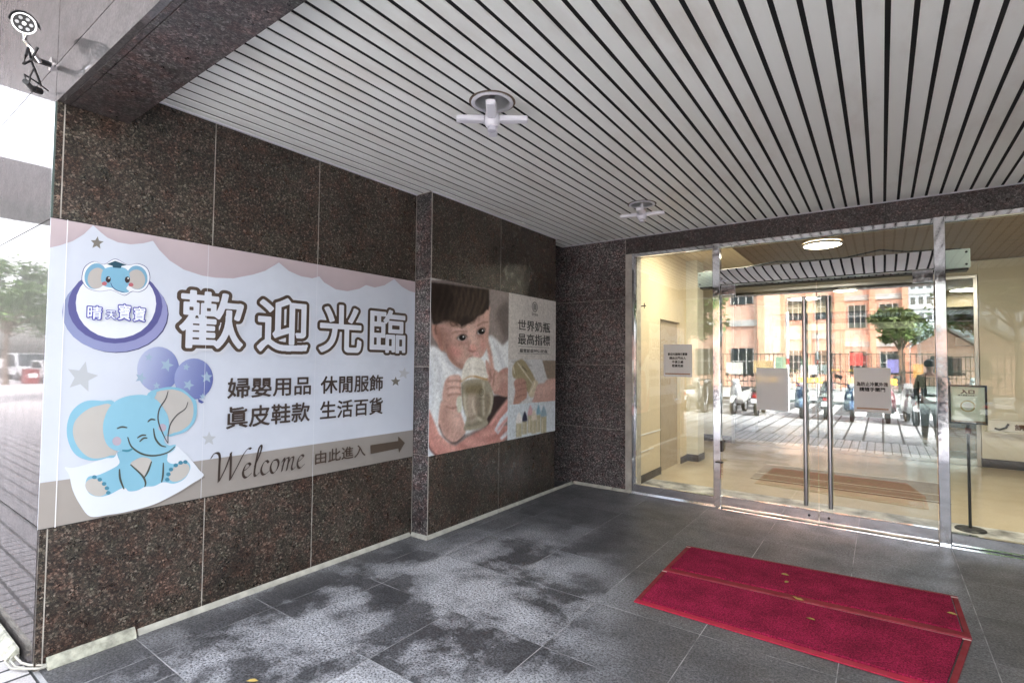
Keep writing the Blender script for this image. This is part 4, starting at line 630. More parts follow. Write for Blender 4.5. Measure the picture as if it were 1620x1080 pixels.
# ---------------- flat artwork helpers ----------------
def catmull(pts,closed=True,n=6):
    out=[]; N=len(pts); rng=range(N if closed else N-1)
    for i in rng:
        g=(lambda k:pts[k%N]) if closed else (lambda k:pts[max(0,min(N-1,k))])
        p0,p1,p2,p3=[g(i+j) for j in (-1,0,1,2)]
        for j in range(n):
            t=j/n; out.append(tuple(.5*((2*b)+(-a+c)*t+(2*a-5*b+4*c-d)*t*t+(-a+3*b-3*c+d)*t**3) for a,b,c,d in zip(p0,p1,p2,p3)))
    if not closed: out.append(pts[-1])
    return out
class Sheet:   # a flat printed sheet standing on the plane x=X, u to the right (+y), v up, millimetres
    def __init__(s,X,y0,z0,step=.00012): s.X=X; s.y0=y0; s.z0=z0; s.L=1; s.step=step; s.parts={}
    def mb(s,part): return s.parts.setdefault(part,MB())
    def pt(s,u,v): return (s.X+s.L*s.step,s.y0+u/1000,s.z0+v/1000)
    def poly(s,part,pts,col,col2=None,fan=False):
        us=[p[0] for p in pts]; vs=[p[1] for p in pts]; w=max(us)-min(us)+1e-6; h=max(vs)-min(vs)+1e-6
        def cf(u,v):
            if not col2: return col
            t=((u-min(us))/w*.75+(max(vs)-v)/h*.25); return tuple(a+(b-a)*t for a,b in zip(col,col2))
        V=[s.pt(*p) for p in pts]; C=[cf(*p) for p in pts]
        if col2 and fan:
            n=len(pts); c=(sum(us)/n,sum(vs)/n); s.mb(part).add(V+[s.pt(*c)],[(i,(i+1)%n,n) for i in range(n)],C+[cf(*c)])
        else:
            s.mb(part).add(V,[tuple(t) for t in tessellate_polygon([[Vector((p[0],p[1],0)) for p in pts]])],C)
        s.L+=1
    def line(s,part,pts,col,w,sm=True):
        p=catmull(pts,False,6) if sm and len(pts)>2 else pts; V=[];n=len(p)
        for i,q in enumerate(p):
            a=p[max(0,i-1)]; b=p[min(n-1,i+1)]; d=Vector((b[0]-a[0],b[1]-a[1])).normalized(); tw=w/2*(1 if n<4 else .45+.55*sin(pi*min(1,max(0,(i+.8)/(n+.6)))))
            V+= [s.pt(q[0]-d.y*tw,q[1]+d.x*tw),s.pt(q[0]+d.y*tw,q[1]-d.x*tw)]
        s.mb(part).add(V,[(2*i,2*i+1,2*i+3,2*i+2) for i in range(n-1)],[col]*len(V)); s.L+=1
    def finish(s,root,names=None):
        for k,mb in s.parts.items(): build(mb,k.split('#')[0],M_PRINT,root,fixn=False)
_gc={}
def glyph_field(text,res):
    k=(text,res)
    if k in _gc: return _gc[k]
    c=bpy.data.curves.new('glyph','FONT'); c.body=text; c.size=1; o=bpy.data.objects.new('glyph',c); COL.objects.link(o)
    dg=bpy.context.evaluated_depsgraph_get(); dg.update(); me=bpy.data.meshes.new_from_object(o.evaluated_get(dg)); me.calc_loop_triangles()
    V=np.array([v.co[:2] for v in me.vertices]); T=[tuple(t.vertices) for t in me.loop_triangles]
    bpy.data.objects.remove(o); bpy.data.curves.remove(c); bpy.data.meshes.remove(me)
    lo=V.min(0); hi=V.max(0); h=hi[1]-lo[1]; s=res/h; pad=int(res*.16)+2
    W=int((hi[0]-lo[0])*s)+2*pad+1; H=res+2*pad+1; M=np.zeros((H,W),bool); Q=(V-lo)*s+pad
    for t in T:
        a,b,c_=Q[list(t)]; x0,y0=np.floor(np.minimum(np.minimum(a,b),c_)).astype(int); x1,y1=np.ceil(np.maximum(np.maximum(a,b),c_)).astype(int)+1
        X,Y=np.meshgrid(np.arange(x0,x1),np.arange(y0,y1)); e=lambda p,q:(q[0]-p[0])*(Y-p[1])-(q[1]-p[1])*(X-p[0])
        e0,e1,e2=e(a,b),e(b,c_),e(c_,a); m=((e0>=-1e-6)&(e1>=-1e-6)&(e2>=-1e-6))|((e0<=1e-6)&(e1<=1e-6)&(e2<=1e-6)); M[y0:y1,x0:x1]|=m
    _gc[k]=(M,pad,s,hi-lo); return _gc[k]
def edt(M,R_):
    big=1e6; g=np.where(M,0,big)
    for d in range(1,R_+2):
        g[d:,:]=np.minimum(g[d:,:],np.where(M[:-d,:],d*d,big)); g[:-d,:]=np.minimum(g[:-d,:],np.where(M[d:,:],d*d,big))
    o=g.copy()
    for d in range(1,R_+2):
        o[:,d:]=np.minimum(o[:,d:],g[:,:-d]+d*d); o[:,:-d]=np.minimum(o[:,:-d],g[:,d:]+d*d)
    return np.sqrt(np.minimum(o,(R_+3)**2))
def contour_mesh(Fd):   # filled marching squares of Fd>0 ; returns verts (grid coords), faces
    vs=[];idx={};fs=[]
    def vid(key,p):
        if key not in idx: idx[key]=len(vs); vs.append(p)
        return idx[key]
    H,W=Fd.shape; ins=Fd>0; full=ins[:-1,:-1]&ins[1:,:-1]&ins[:-1,1:]&ins[1:,1:]; some=ins[:-1,:-1]|ins[1:,:-1]|ins[:-1,1:]|ins[1:,1:]
    for y in range(H-1):
        x=0; row=full[y]
        if not some[y].any(): continue
        while x<W-1:
            if row[x]:
                x2=x
                while x2<W-1 and row[x2]: x2+=1
                fs.append((vid((0,x,y),(x,y)),vid((0,x2,y),(x2,y)),vid((0,x2,y+1),(x2,y+1)),vid((0,x,y+1),(x,y+1)))); x=x2; continue
            if some[y,x]:
                cs=[(x,y),(x+1,y),(x+1,y+1),(x,y+1)]; ring=[]
                for i in range(4):
                    a=cs[i]; b=cs[(i+1)%4]; fa=Fd[a[1],a[0]]; fb=Fd[b[1],b[0]]
                    if fa>0: ring.append(vid((0,)+a,a))
                    if (fa>0)!=(fb>0):
                        t=fa/(fa-fb); ring.append(vid((1,)+min(a,b)+max(a,b),(a[0]+(b[0]-a[0])*t,a[1]+(b[1]-a[1])*t)))
                if len(ring)>=3: fs.append(tuple(ring))
            x+=1
    return vs,fs
def smoothf(A):
    B=np.pad(A,1,mode='edge'); return (B[:-2,1:-1]+B[2:,1:-1]+B[1:-1,:-2]+B[1:-1,2:]+4*A+.5*(B[:-2,:-2]+B[2:,2:]+B[:-2,2:]+B[2:,:-2]))/10
def text_verts(text,u0,u1,v0,v1,res=72,r=0.,aniso=0):
    """glyph outlines fitted in the box (u0..u1, v0..v1); r = stroke growth as a fraction of the height"""
    M,pad,s,ext=glyph_field(text,res); rp=r*res; D=edt(M,int(max(rp,1))+2)
    if aniso:
        m=M.copy()
        for d in range(1,int(aniso)+1): m[:,d:]|=M[:,:-d]
        D=edt(m,4)
    Fd=smoothf(rp+.5-D); vs,fs=contour_mesh(Fd); H,W=M.shape; sx=(u1-u0)/(W-2*pad-1); sy=(v1-v0)/(H-2*pad-1)
    return [(u0+(x-pad)*sx,v0+(y-pad)*sy) for x,y in vs],fs
def sheet_text(S_,part,text,u0,u1,v0,v1,col,res=72,r=0.,aniso=0):
    vs,fs=text_verts(text,u0,u1,v0,v1,res,r,aniso); S_.mb(part).add([S_.pt(*p) for p in vs],fs,[col]*len(vs)); S_.L+=1
# ---------------- welcome banner ----------------
wb=thing('welcome_banner','wide pale banner with elephant, balloons and big welcome characters on the granite wall','banner',(AX,2,.72))
B0=(.745,.715)
bk=bx(AX+.001,AX+.008,.745,3.322,.715,2.32); bk.c=[(.56,.595,.68)]*8
build(bk,'backing_sheet',M_PRINT,wb)
sh=Sheet(AX+.0082,.745,.715); K=2577/2555
def sc(p): return [(a*K,b) for a,b in p]
_n=0; _b=0
for part,kind,pts,col,ex in ART:
    pts=sc(pts); ds=lambda c:tuple((x*.86+sum(c)/3*.14)*.86 for x in c)
    col=ds(col)
    if isinstance(ex,tuple): ex=ds(ex)
    if part=='star': _n+=1; part='star#%d'%_n
    if part=='balloon':
        if len(pts)==28: _b+=1
        part='balloon#%d'%_b
    if part=='balloon_string': _n+=1; part+='#%d'%_n
    if kind=='strip':
        V=[];C=[]
        for u,v in pts: V+=[sh.pt(u,v),sh.pt(u,1605)]; C+=[col,ex]
        sh.mb(part).add(V,[(2*i,2*i+2,2*i+3,2*i+1) for i in range(len(pts)-1)],C); sh.L+=1
    elif kind=='l': sh.line(part,pts,col,ex*1.25)
    else:
        if kind=='s': pts=catmull(pts,True,5)
        sh.poly(part,pts,col,ex,fan=len(pts)==28)
# soft drop shadow and outlined welcome characters
for i,(ch,u0,u1,v0,v1) in enumerate([('歡',585,1016,918,1330),('迎',1066,1495,908,1343),('光',1540,1978,911,1335),('臨',2020,2456,916,1340)]):
    u0*=K;u1*=K; m=30
    sheet_text(sh,'headline_shadow',ch,u0+m+10,u1-m+10,v0+m-14,v1-m-14,(.58,.60,.66),150,.088)
    sheet_text(sh,'headline_outline',ch,u0+m,u1-m,v0+m,v1-m,(.075,.052,.04),150,.080)
    sheet_text(sh,'headline_fill',ch,u0+m,u1-m,v0+m,v1-m,(.60,.625,.70),150,.019)
for tx,u0,u1,v0,v1 in [('婦嬰用品',905,1504,617,750),('休閒服飾',1590,2186,616,750),('眞皮鞋款',902,1500,419,558),('生活百貨',1589,2188,419,556)]:
    sheet_text(sh,'service_text#'+tx,tx,u0*K,u1*K,v0,v1,(.055,.04,.035),84,.018)
sheet_text(sh,'direction_text','由此進入',1557*K,2018*K,84,182,(.06,.04,.03),72,.012)
for ch,u0,u1,v0,v1 in [('晴',159,228,1085,1164),('天',240,294,1090,1145),('寶',295,360,1090,1185),('寶',367,432,1087,1176)]:
    sheet_text(sh,'emblem_text',ch,u0*K+5,u1*K-5,v0+5,v1-5,(.10,.10,.38),64,.10); sheet_text(sh,'emblem_text',ch,u0*K+5,u1*K-5,v0+5,v1-5,(.80,.83,.92),64,.012)
# chancery italic 'Welcome' written with a broad nib
def pen(part,strokes,u,v,k,col,nib=.085,ang=R(38)):
    for st in strokes:
        p=catmull(st,False,8); o=Vector((cos(ang),sin(ang)))*nib*.5*k; th=.012*k
        V=[]; 
        for x,y in p: V+=[sh.pt(u+x*k-o.x,v+y*k-o.y-th/2),sh.pt(u+x*k+o.x,v+y*k+o.y-th/2),sh.pt(u+x*k-o.x,v+y*k-o.y+th),sh.pt(u+x*k+o.x,v+y*k+o.y+th)]
        n=len(p); fs=[]
        for i in range(n-1): fs.append((4*i,4*i+1,4*i+5,4*i+4))
        sh.mb(part).add(V,fs,[col]*len(V)); sh.L+=1
        V2=[]
        for x,y in p: V2+=[sh.pt(u+x*k,v+y*k-th*.9),sh.pt(u+x*k,v+y*k+th*.9)]
        sh.mb(part).add(V2,[(2*i,2*i+1,2*i+3,2*i+2) for i in range(n-1)],[col]*len(V2)); sh.L+=1
        V3=[]
        for x,y in p: V3+=[sh.pt(u+x*k-th*.9,v+y*k),sh.pt(u+x*k+th*.9,v+y*k)]
        sh.mb(part).add(V3,[(2*i,2*i+1,2*i+3,2*i+2) for i in range(n-1)],[col]*len(V3)); sh.L+=1
e_=lambda x:[[(x+.05,.24),(x+.17,.30),(x+.27,.40),(x+.20,.47),(x+.10,.40),(x+.03,.22),(x+.06,.06),(x+.16,.01),(x+.32,.12)]]
m_=lambda x:[[(x,.32),(x+.08,.45),(x+.09,.38),(x+.04,.18),(x,.0)],[(x+.03,.2),(x+.14,.40),(x+.24,.45),(x+.25,.36),(x+.18,.0)],[(x+.22,.2),(x+.32,.40),(x+.42,.45),(x+.43,.35),(x+.37,.08),(x+.42,.0),(x+.52,.08)]]
WEL=[[(-.20,.80),(-.12,.93),(0,.94),(.06,.82),(.06,.5),(.05,.02)],[(.05,.02),(.25,.42),(.42,.90)],[(.40,.90),(.41,.5),(.40,.02)],[(.40,.02),(.62,.42),(.82,.80),(.98,.96),(1.06,.93)]]
WEL+=e_(.78)+[[(1.20,.35),(1.36,.70),(1.42,.95),(1.35,.98),(1.26,.6),(1.19,.12),(1.25,.0),(1.36,.10)]]
WEL+=[[(1.68,.38),(1.60,.46),(1.49,.38),(1.42,.18),(1.48,.02),(1.60,.02),(1.74,.12)]]
WEL+=[[(1.93,.45),(1.82,.40),(1.75,.22),(1.79,.04),(1.88,.0),(1.99,.12),(2.04,.30),(1.99,.43),(1.90,.44)]]+m_(2.16)+e_(2.72)
pen('welcome_script',WEL,862,80,203,(.05,.035,.03))
# sheet seams and edge strip
for u in (62,): sh.poly('seam_highlight',[(u,0),(u+4,0),(u+4,1605),(u,1605)],(.80,.80,.84))
for u in (765,1545): sh.poly('seam_highlight',[(u,0),(u+2.2,0),(u+2.2,1605),(u,1605)],(.66,.68,.74))
sh.finish(wb)
build(bx(AX+.0008,AX+.0095,.745,3.322,2.3201,2.3235),'edge_strip',M_BLACK,wb); build(bx(AX+.0008,AX+.0095,.745,3.322,.7115,.7149),'edge_strip',M_BLACK,wb)
# ---------------- baby poster (a printed photograph) ----------------
GW,GH=2208,1636; ST=6; nx=GW//ST+1; ny=GH//ST+1; IM=np.zeros((ny,nx,3)); IM[:]=(.4,.38,.36)
def blur(A,r):
    if r<.6: return A
    k=max(1,int(round(r*.6)))
    for _ in range(2):
        for axx in (0,1):
            c=np.cumsum(np.concatenate([np.zeros_like(np.take(A,[0],axx)),np.pad(A,[(k,k) if i==axx else (0,0) for i in (0,1)],mode='edge')],axx),axx)
            n=A.shape[axx]; A=(np.take(c,range(2*k+1,2*k+1+n),axx)-np.take(c,range(0,n),axx))/(2*k+1)
    return A
def pip(pts,X,Y):
    m=np.zeros(X.shape,bool); n=len(pts)
    for i in range(n):
        x1,y1=pts[i]; x2,y2=pts[(i+1)%n]
        if y1==y2: continue
        m^=((y1>Y)!=(y2>Y))&(X<(x2-x1)*(Y-y1)/(y2-y1)+x1)
    return m
for it in PAINT:
    kind,pts,col,soft,al=it[:5]; pts=[(float(a),float(b)) for a,b in pts]
    if kind=='s': pts=catmull(pts,True,5)
    w_=0
    if kind=='l':
        w_=it[5]/2; pts=catmull(pts,False,6) if len(pts)>2 else pts
    pad=soft*2+w_+12; A=np.array(pts); x0=max(0,int((A[:,0].min()-pad)/ST)); x1=min(nx,int((A[:,0].max()+pad)/ST)+2); y0=max(0,int((A[:,1].min()-pad)/ST)); y1=min(ny,int((A[:,1].max()+pad)/ST)+2)
    if x1<=x0 or y1<=y0: continue
    X,Y=np.meshgrid(np.arange(x0,x1)*ST+.0,np.arange(y0,y1)*ST+.0)
    if kind=='l':
        D=np.full(X.shape,1e9)
        for (ax_,ay_),(bx_,by_) in zip(pts,pts[1:]):
            dx,dy=bx_-ax_,by_-ay_; t=np.clip(((X-ax_)*dx+(Y-ay_)*dy)/(dx*dx+dy*dy+1e-9),0,1); D=np.minimum(D,np.hypot(X-ax_-t*dx,Y-ay_-t*dy))
        m=np.clip((w_+ST*.5-D)/ST,0,1)
    else: m=(pip(pts,X,Y)*1.+pip(pts,X+ST*.5,Y)+pip(pts,X,Y+ST*.5)+pip(pts,X+ST*.5,Y+ST*.5))/4
    m=blur(m,soft/ST)*al; IM[y0:y1,x0:x1]=IM[y0:y1,x0:x1]*(1-m[...,None])+np.array(col)*m[...,None]
rng=np.random.RandomState(3); IM=np.clip(IM,0,1); IM=IM*.84+IM.mean(2,keepdims=True)*.16; IM=IM**1.22*1.5; IM*=1+rng.normal(0,.07,(ny,nx,1))+blur(rng.normal(0,.25,(ny,nx)),12/ST)[...,None]
po=thing('baby_poster','glossy poster of a dark-haired baby drinking from a bottle on the granite pier','poster',(PX,4.38,.73))
PY0,PZ0=Y1+.002,.733
xs=np.arange(nx)*ST/1000*((Y2-PY0)/(GW/1000)); zs=np.arange(ny)*ST/1000*(1.612/(GH/1000))
V=[(PX+.006,PY0+x,PZ0+z) for z in zs for x in xs]; Fc=[(j*nx+i,j*nx+i+1,(j+1)*nx+i+1,(j+1)*nx+i) for j in range(ny-1) for i in range(nx-1)]
me=bpy.data.meshes.new('printed_picture'); me.from_pydata(V,[],Fc); a=me.color_attributes.new('Col','FLOAT_COLOR','POINT'); a.data.foreach_set('color',np.concatenate([np.clip(IM,0,1).reshape(-1,3),np.ones((nx*ny,1))],1).astype(np.float32).ravel())
M_GLOSSP=mat('glossy_print',(.8,.8,.8),.30,0,.15); t=NT(M_GLOSSP); vc=t.n('VertexColor',layer_name='Col'); t.col(vc.outputs[0])
me.materials.append(M_GLOSSP); o=bpy.data.objects.new('printed_picture',me); COL.objects.link(o); o.parent=po; o.matrix_parent_inverse=Matrix.Translation(-Vector(po.location))
build(bx(PX+.0008,PX+.0055,PY0,PY0+xs[-1],PZ0,PZ0+zs[-1]),'backing_board',M_PAPER,po)
sp=Sheet(PX+.0062,PY0,PZ0); IK=(.035,.03,.028)
sheet_text(sp,'poster_text','世界奶瓶',1377,2059,1207,1327,IK,72,.012,2); sheet_text(sp,'poster_text','最高指標',1377,2059,1048,1172,IK,72,.012,2)
sheet_text(sp,'poster_text','蘊蜜鉑金PPSU奶瓶',1413,2002,958,1000,IK,48,.02,1)
sp.line('poster_rule#1',[(1377,1025),(2045,1025)],IK,4); sp.line('poster_rule',[(1377,946),(2045,946)],IK,4)
el_=lambda cx,cy,rx,ry,n=36:[(cx+rx*cos(2*pi*i/n),cy+ry*sin(2*pi*i/n)) for i in range(n)]
sp.poly('poster_emblem',el_(1718,1497,62,60),IK); sp.poly('poster_emblem',el_(1718,1497,54,52),(.50,.475,.45))
for dx in (-26,-9,9,26): sp.line('poster_emblem',[(1718+dx,1462),(1718+dx,1532)],IK,7)
for dy in (-20,0,22): sp.line('poster_emblem',[(1690,1497+dy),(1746,1497+dy)],IK,5)
sheet_text(sp,'poster_emblem','SIMBA',1655,1785,1392,1422,IK,40,.01)
sp.finish(po)
# ---------------- glass entrance ----------------
ge=thing('glass_entrance','steel-framed glass entrance screen with fixed side panes and transom','shopfront',(-.5,YD,0))
YG=YD+.03
M1=(-1.532,-1.455); M2=(.395,.475); XR=1.93
fr=MB(); fr.box(-2.496,-2.462,YD-.005,YD+.055,.0,2.93); fr.box(-2.462,M1[0],YD-.002,YD+.055,2.885,2.928); fr.box(M1[1],M2[0],YD-.002,YD+.055,2.885,2.928); fr.box(M2[1],XR,YD-.002,YD+.055,2.885,2.928); fr.box(XR-.035,XR,YD-.004,YD+.056,.12,2.885)
fr.box(-2.461,-2.452,YG-.018,YG+.018,.12,2.884); build(fr,'outer_frame',M_STEEL,ge,bevel=.003)
for a,b in (M1,M2): build(bx(a,b,YD-.03,YD+.06,0,2.929),'mullion',M_STEEL,ge,bevel=.004)
build(bx(-2.462,M1[0]-.001,YD-.004,YD+.056,.0,.115),'base_rail',M_STEEL,ge,bevel=.004); build(bx(M2[1]+.001,XR,YD-.004,YD+.056,.0,.115),'base_rail',M_STEEL,ge,bevel=.004)
build(bx(-2.50,M1[0]+.02,YD-.055,YD-.006,.0,.012),'floor_sill',M_STEEL,ge); build(bx(M1[1]-.02,XR,YD-.085,YD-.032,.0,.010),'floor_sill',M_STEEL,ge)
build(bx(-2.45,M1[0]-.001,YG-.005,YG+.005,.116,2.884),'side_pane',M_GLASS2,ge); build(bx(M2[1]+.001,XR-.036,YG-.005,YG+.005,.116,2.884),'side_pane',M_GLASS4,ge)
build(bx(M1[1]+.001,M2[0]-.001,YG-.005,YG+.005,2.64,2.884),'transom_pane',M_GLASST,ge)
# polished header plate, slightly bulged
hp=MB(); N=14; a0,a1=M1[1]+.002,M2[0]-.002
for i in range(N+1):
    z=2.465+.165*i/N; q_=i/N; y=YD-.012-.020*(1-q_)-.007*(1-q_*q_); hp.v+=[(a0,y,z),(a1,y,z)]; hp.c+=[(1,1,1)]*2
for i in range(N): hp.f.append((2*i,2*i+1,2*i+3,2*i+2)); hp.m.append(0)
hp.add([(a0,YD-.039,2.465),(a1,YD-.039,2.465),(a1,YD+.03,2.465),(a0,YD+.03,2.465)],[(0,1,2,3)]); hp.add([(a0,YD-.012,2.63),(a1,YD-.012,2.63),(a1,YD+.03,2.63),(a0,YD+.03,2.63)],[(0,1,2,3)])
o=build(hp,'header_cover',M_MIRROR,ge,smooth=True)
# air curtain behind
ac=thing('air_curtain','long pale enamel air curtain mounted over the glass doors','air curtain',(-.53,6.15,2.55))
build(bx(-1.72,.652,YG+.035,YG+.20,2.465,2.635),'casing',M_WHITEBOX,ac,bevel=.006)
for x in (-1.695,.625):
    for z in (2.495,2.605): build(MB().lathe([(0,-.004),(.010,-.004),(.012,0)],(x,YG+.034,z),(0,-1,0),12).build if False else MB().lathe([(0,.004),(.009,.004),(.010,0)],(x,YG+.035,z),(0,-1,0),12),'screw',M_BLACK,ac)
build(bx(-1.70,.64,YG+.05,YG+.19,2.445,2.464),'outlet_grille',M_BLACK,ac)
build(MB().tube([(-1.66,YG+.1,2.645),(-1.2,YG+.08,2.65),(-.9,YG+.06,2.68),(-.7,YG+.06,2.66),(-.3,YG+.08,2.655),(.0,YG+.06,2.70),(.2,YG+.06,2.66),(.6,YG+.1,2.645)],.008,8),'supply_cable',M_BLACK,ac,smooth=True)
def door(x0,x1,hx,label):
    d=thing('glass_door',label,'glass door',((x0+x1)/2,YD,0),0,'frameless glass entrance doors')
    build(bx(x0,x1,YG-.006,YG+.006,.125,2.455),'pane',M_GLASS,d); build(bx(x0,x1,YG-.030,YG+.02,.022,.128),'bottom_rail',M_STEEL,d,bevel=.003)
    px=(x0,x0+.15) if hx>(x0+x1)/2 else (x1-.15,x1); build(bx(px[0],px[1],YG-.022,YG+.02,2.35,2.46),'patch_fitting',M_STEEL,d,bevel=.003)
    h=build(MB().tube([(hx,YG-.075,.18),(hx,YG-.075,2.27)],.019,16),'pull_handle',M_BRUSH,d,smooth=True)
    for z in (.45,1.95):
        q=MB().tube([(hx,YG-.075,z),(hx,YG-.004,z)],.009,10).build('handle_standoff',M_BRUSH,h,smooth=True); q.matrix_parent_inverse=Matrix.Translation(-Vector(d.location))
    lx=x1-.08 if hx>(x0+x1)/2 else x0+.08
    build(MB().lathe([(0,.006),(.012,.006),(.013,0)],(lx,YG-.030,.075),(0,-1,0),18),'lock_cylinder',M_BLACK,d)
door(-1.45,-.535,-.635,'left glass door with the blank paper on its inside'); door(-.525,.39,-.425,'right glass door with the printed two-line notice')
hk=thing('door_latch','small dark latch gripping the left mullion near knee height','latch',(-1.45,YD-.02,.6)); build(bx(-1.456,-1.432,YD-.04,YD+.02,.62,.74),'latch_plate',M_SKIRT,hk,bevel=.002); build(bx(-1.50,-1.425,YD-.075,YD-.031,.50,.517),'latch_lever',M_BLACK,hk,bevel=.003)
def vtext(mb,text,xc,z0,h,w,y,res=48,r=.03,flip=False):
    vs,fs=text_verts(text,-w/2,w/2,0,h,res,r); s_=-1 if flip else 1; mb.add([(xc+s_*a,y,z0+b) for a,b in vs],fs)
def notice(x0,x1,z0,z1,label,lines,y,blank=False):
    n=thing('paper_notice',label,'paper notice',((x0+x1)/2,y,z0),0,'paper notices on the glass entrance')
    mb=MB(); K_=8
    for i in range(K_+1):
        u=i/K_; x=x0+(x1-x0)*u
        for j in range(K_+1):
            v=j/K_; mb.v.append((x,y-.0015-.0012*sin(u*7+v*2)*sin(pi*u)*sin(pi*v),z0+(z1-z0)*v)); mb.c.append((1,1,1))
    for i in range(K_):
        for j in range(K_): q=i*(K_+1)+j; mb.f.append((q,q+K_+1,q+K_+2,q+1)); mb.m.append(0)
    build(mb,'sheet',M_SHEET,n,smooth=True,fixn=False); xc=(x0+x1)/2
    if lines:
        tm=MB()
        for tx,z,h,w in lines: vtext(tm,tx,xc,z,h,w,y-.0042)
        build(tm,'notice_text',M_INK,n,fixn=False)
        build(bx(x0+.02,x1-.02,y-.0040,y-.0036,z0+.028,z0+.042),'footer_strip',mat('tan_ink',(.42,.24,.14),.6),n)
    return n
notice(-2.108,-1.775,1.425,1.805,'four-line printed notice on the left fixed pane',[('歡迎光臨晴天寶寶',1.675,.030,.225),('請由正門出入',1.63,.030,.19),('不便之處',1.585,.030,.13),('敬請見諒',1.54,.030,.13)],YG-.006)
notice(-.225,.065,1.135,1.56,'two-line printed notice on the right glass door',[('為防止冷氣外洩',1.385,.038,.245),('請隨手關門',1.335,.038,.20)],YG-.007)
n2=notice(-1.095,-.795,1.10,1.545,'blank white paper on the left glass door with faint show-through',None,YG-.007)
_YL=[]
for tx,xc,w in (('富三雷',-1.0,.2),('富三電',-.60,.22),('富',-.245,.05),('電',.085,.06)): _YL.append((tx,xc,w))
s=thing('yellow_sign','row of small yellow characters glowing just inside the glass doors','lettering',(-.5,YG+.03,1.4)); 
for tx,xc,w in _YL:
    yl=MB(); vtext(yl,tx,xc,1.40,.055,w,YG+.030,48,.05); build(yl,'yellow_characters',M_YEL,s,fixn=False)
# ---------------- lobby ----------------
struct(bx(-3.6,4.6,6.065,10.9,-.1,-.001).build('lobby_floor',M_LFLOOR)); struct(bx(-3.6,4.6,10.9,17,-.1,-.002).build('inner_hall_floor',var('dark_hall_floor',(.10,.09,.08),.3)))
lw=thing('lobby_side_wall','beige painted wall inside the lobby behind the left pane','wall',(-2.7,7.5,0))
mb=MB(); mb.box(-2.9,-2.6,6.30,7.28,0,3.26); mb.box(-2.9,-2.6,8.18,8.5,0,3.26); mb.box(-2.9,-2.6,7.28,8.18,2.22,3.26); build(mb,'plaster',M_BEIGE,lw)
mb=MB(); mb.box(-2.599,-2.585,6.32,7.28,0,.10); mb.box(-2.599,-2.585,8.18,8.5,0,.10); build(mb,'skirting',M_SKIRT,lw)
mb=MB(); mb.box(-2.599,-2.592,6.35,7.27,.62,.635); mb.box(-2.599,-2.592,6.35,7.0,.40,.412); build(mb,'white_trunking',M_PAPER,lw)
dp=thing('lobby_door','taupe flush door in the beige lobby wall behind the left notice','door',(-2.65,7.7,0)); build(bx(-2.68,-2.645,7.285,8.175,.0,2.215),'door_leaf',M_DOORP,dp); build(bx(-2.66,-2.60,7.282,7.30,0,2.22),'door_frame',M_SKIRT,dp)
build(MB().tube([(-2.645,8.08,1.02),(-2.60,8.08,1.02),(-2.60,7.98,1.02)],.009,8),'lever_handle',M_BRUSH,dp,smooth=True)
lp=thing('lobby_pillar','pale pillar with dark plinth beyond the taupe lobby door','pillar',(-2.55,8.6,0)); build(bx(-2.68,-2.42,8.502,8.85,.11,3.26),'shaft',M_CREAM,lp,bevel=.004); build(bx(-2.69,-2.41,8.492,8.86,0,.109),'plinth',M_SKIRT,lp,bevel=.004)
w2=thing('lobby_recess_wall','beige wall beyond the lobby pillar','wall',(-3.4,9.8,0)); build(bx(-3.6,-3.3,6.3,10.9,0,3.26),'plaster',M_BEIGE,w2)
lc=thing('lobby_ceiling','brown timber-panelled lobby ceiling with a beige border','ceiling',(0,8.5,3.26)); build(bx(-1.75,4.6,6.31,10.9,3.262,3.3),'wood_panel',M_WOODC,lc); build(bx(-3.6,-1.7501,6.31,10.9,3.258,3.3),'beige_border',M_BEIGE,lc); build(bx(-3.7,4.7,6.301,17,3.31,3.36),'slab',M_CONC,lc); build(bx(-2.9,2.6,6.301,6.309,2.93,3.3),'fascia',M_BEIGE,lc)
for i,(x,y) in enumerate([(-.65,8.24),(1.6,7.0),(-1.6,7.0)]):  # last two are added out of view behind the lintel, only to brighten the lobby
    l=thing('ceiling_lamp',['warm oval ceiling lamp nearest behind the transom','added unseen fill lamp just inside the right fixed pane, above the entrance sign','added unseen fill lamp just inside the left fixed pane'][i],'ceiling lamp',(x,y,3.26),0,'warm lamps on the lobby ceiling')
    MB().lathe([(.24*(1 if i==0 else 1.6),.0),(.24*(1 if i==0 else 1.6),-.03),(.225*(1 if i==0 else 1.6),-.034)],n=32).build('lamp_rim',M_CHROME,l,smooth=True); MB().lathe([(.224*(1 if i==0 else 1.6),-.030),(.16,-.046),(0,-.052)],n=32).build('lamp_diffuser',M_LAMP,l,smooth=True)
bw=thing('lobby_back_wall','cream wall at the right rear of the lobby with dark skirting','wall',(2.5,11,0)); mb=MB(); mb.box(1.26,4.6,10.95,11.1,.13,3.26); mb.box(-3.3,-2.46,10.95,11.1,.13,3.26); mb.box(-2.46,1.26,10.96,11.1,3.03,3.26); build(mb,'plaster',M_CREAM,bw)
mb=MB(); mb.box(1.26,4.6,10.935,11.1,0,.129); mb.box(-3.3,-2.46,10.935,11.1,0,.129); build(mb,'skirting',M_SKIRT,bw)
rw2=thing('lobby_right_wall','cream wall closing the right side of the lobby','wall',(3.6,8.5,0)); build(bx(3.5,3.7,6.3,10.9,0,3.26),'plaster',M_CREAM,rw2)
ig=thing('inner_glass_screen','inner row of framed glass doors at the back of the lobby','glass screen',(-.6,10.95,0))
mb=MB()
for x in (-2.455,1.20): mb.box(x,x+.05,10.93,10.99,.0,2.98)
mb.box(-2.455,1.25,10.925,10.995,2.981,3.03); build(mb,'posts',M_BRUSH,ig,bevel=.003); 
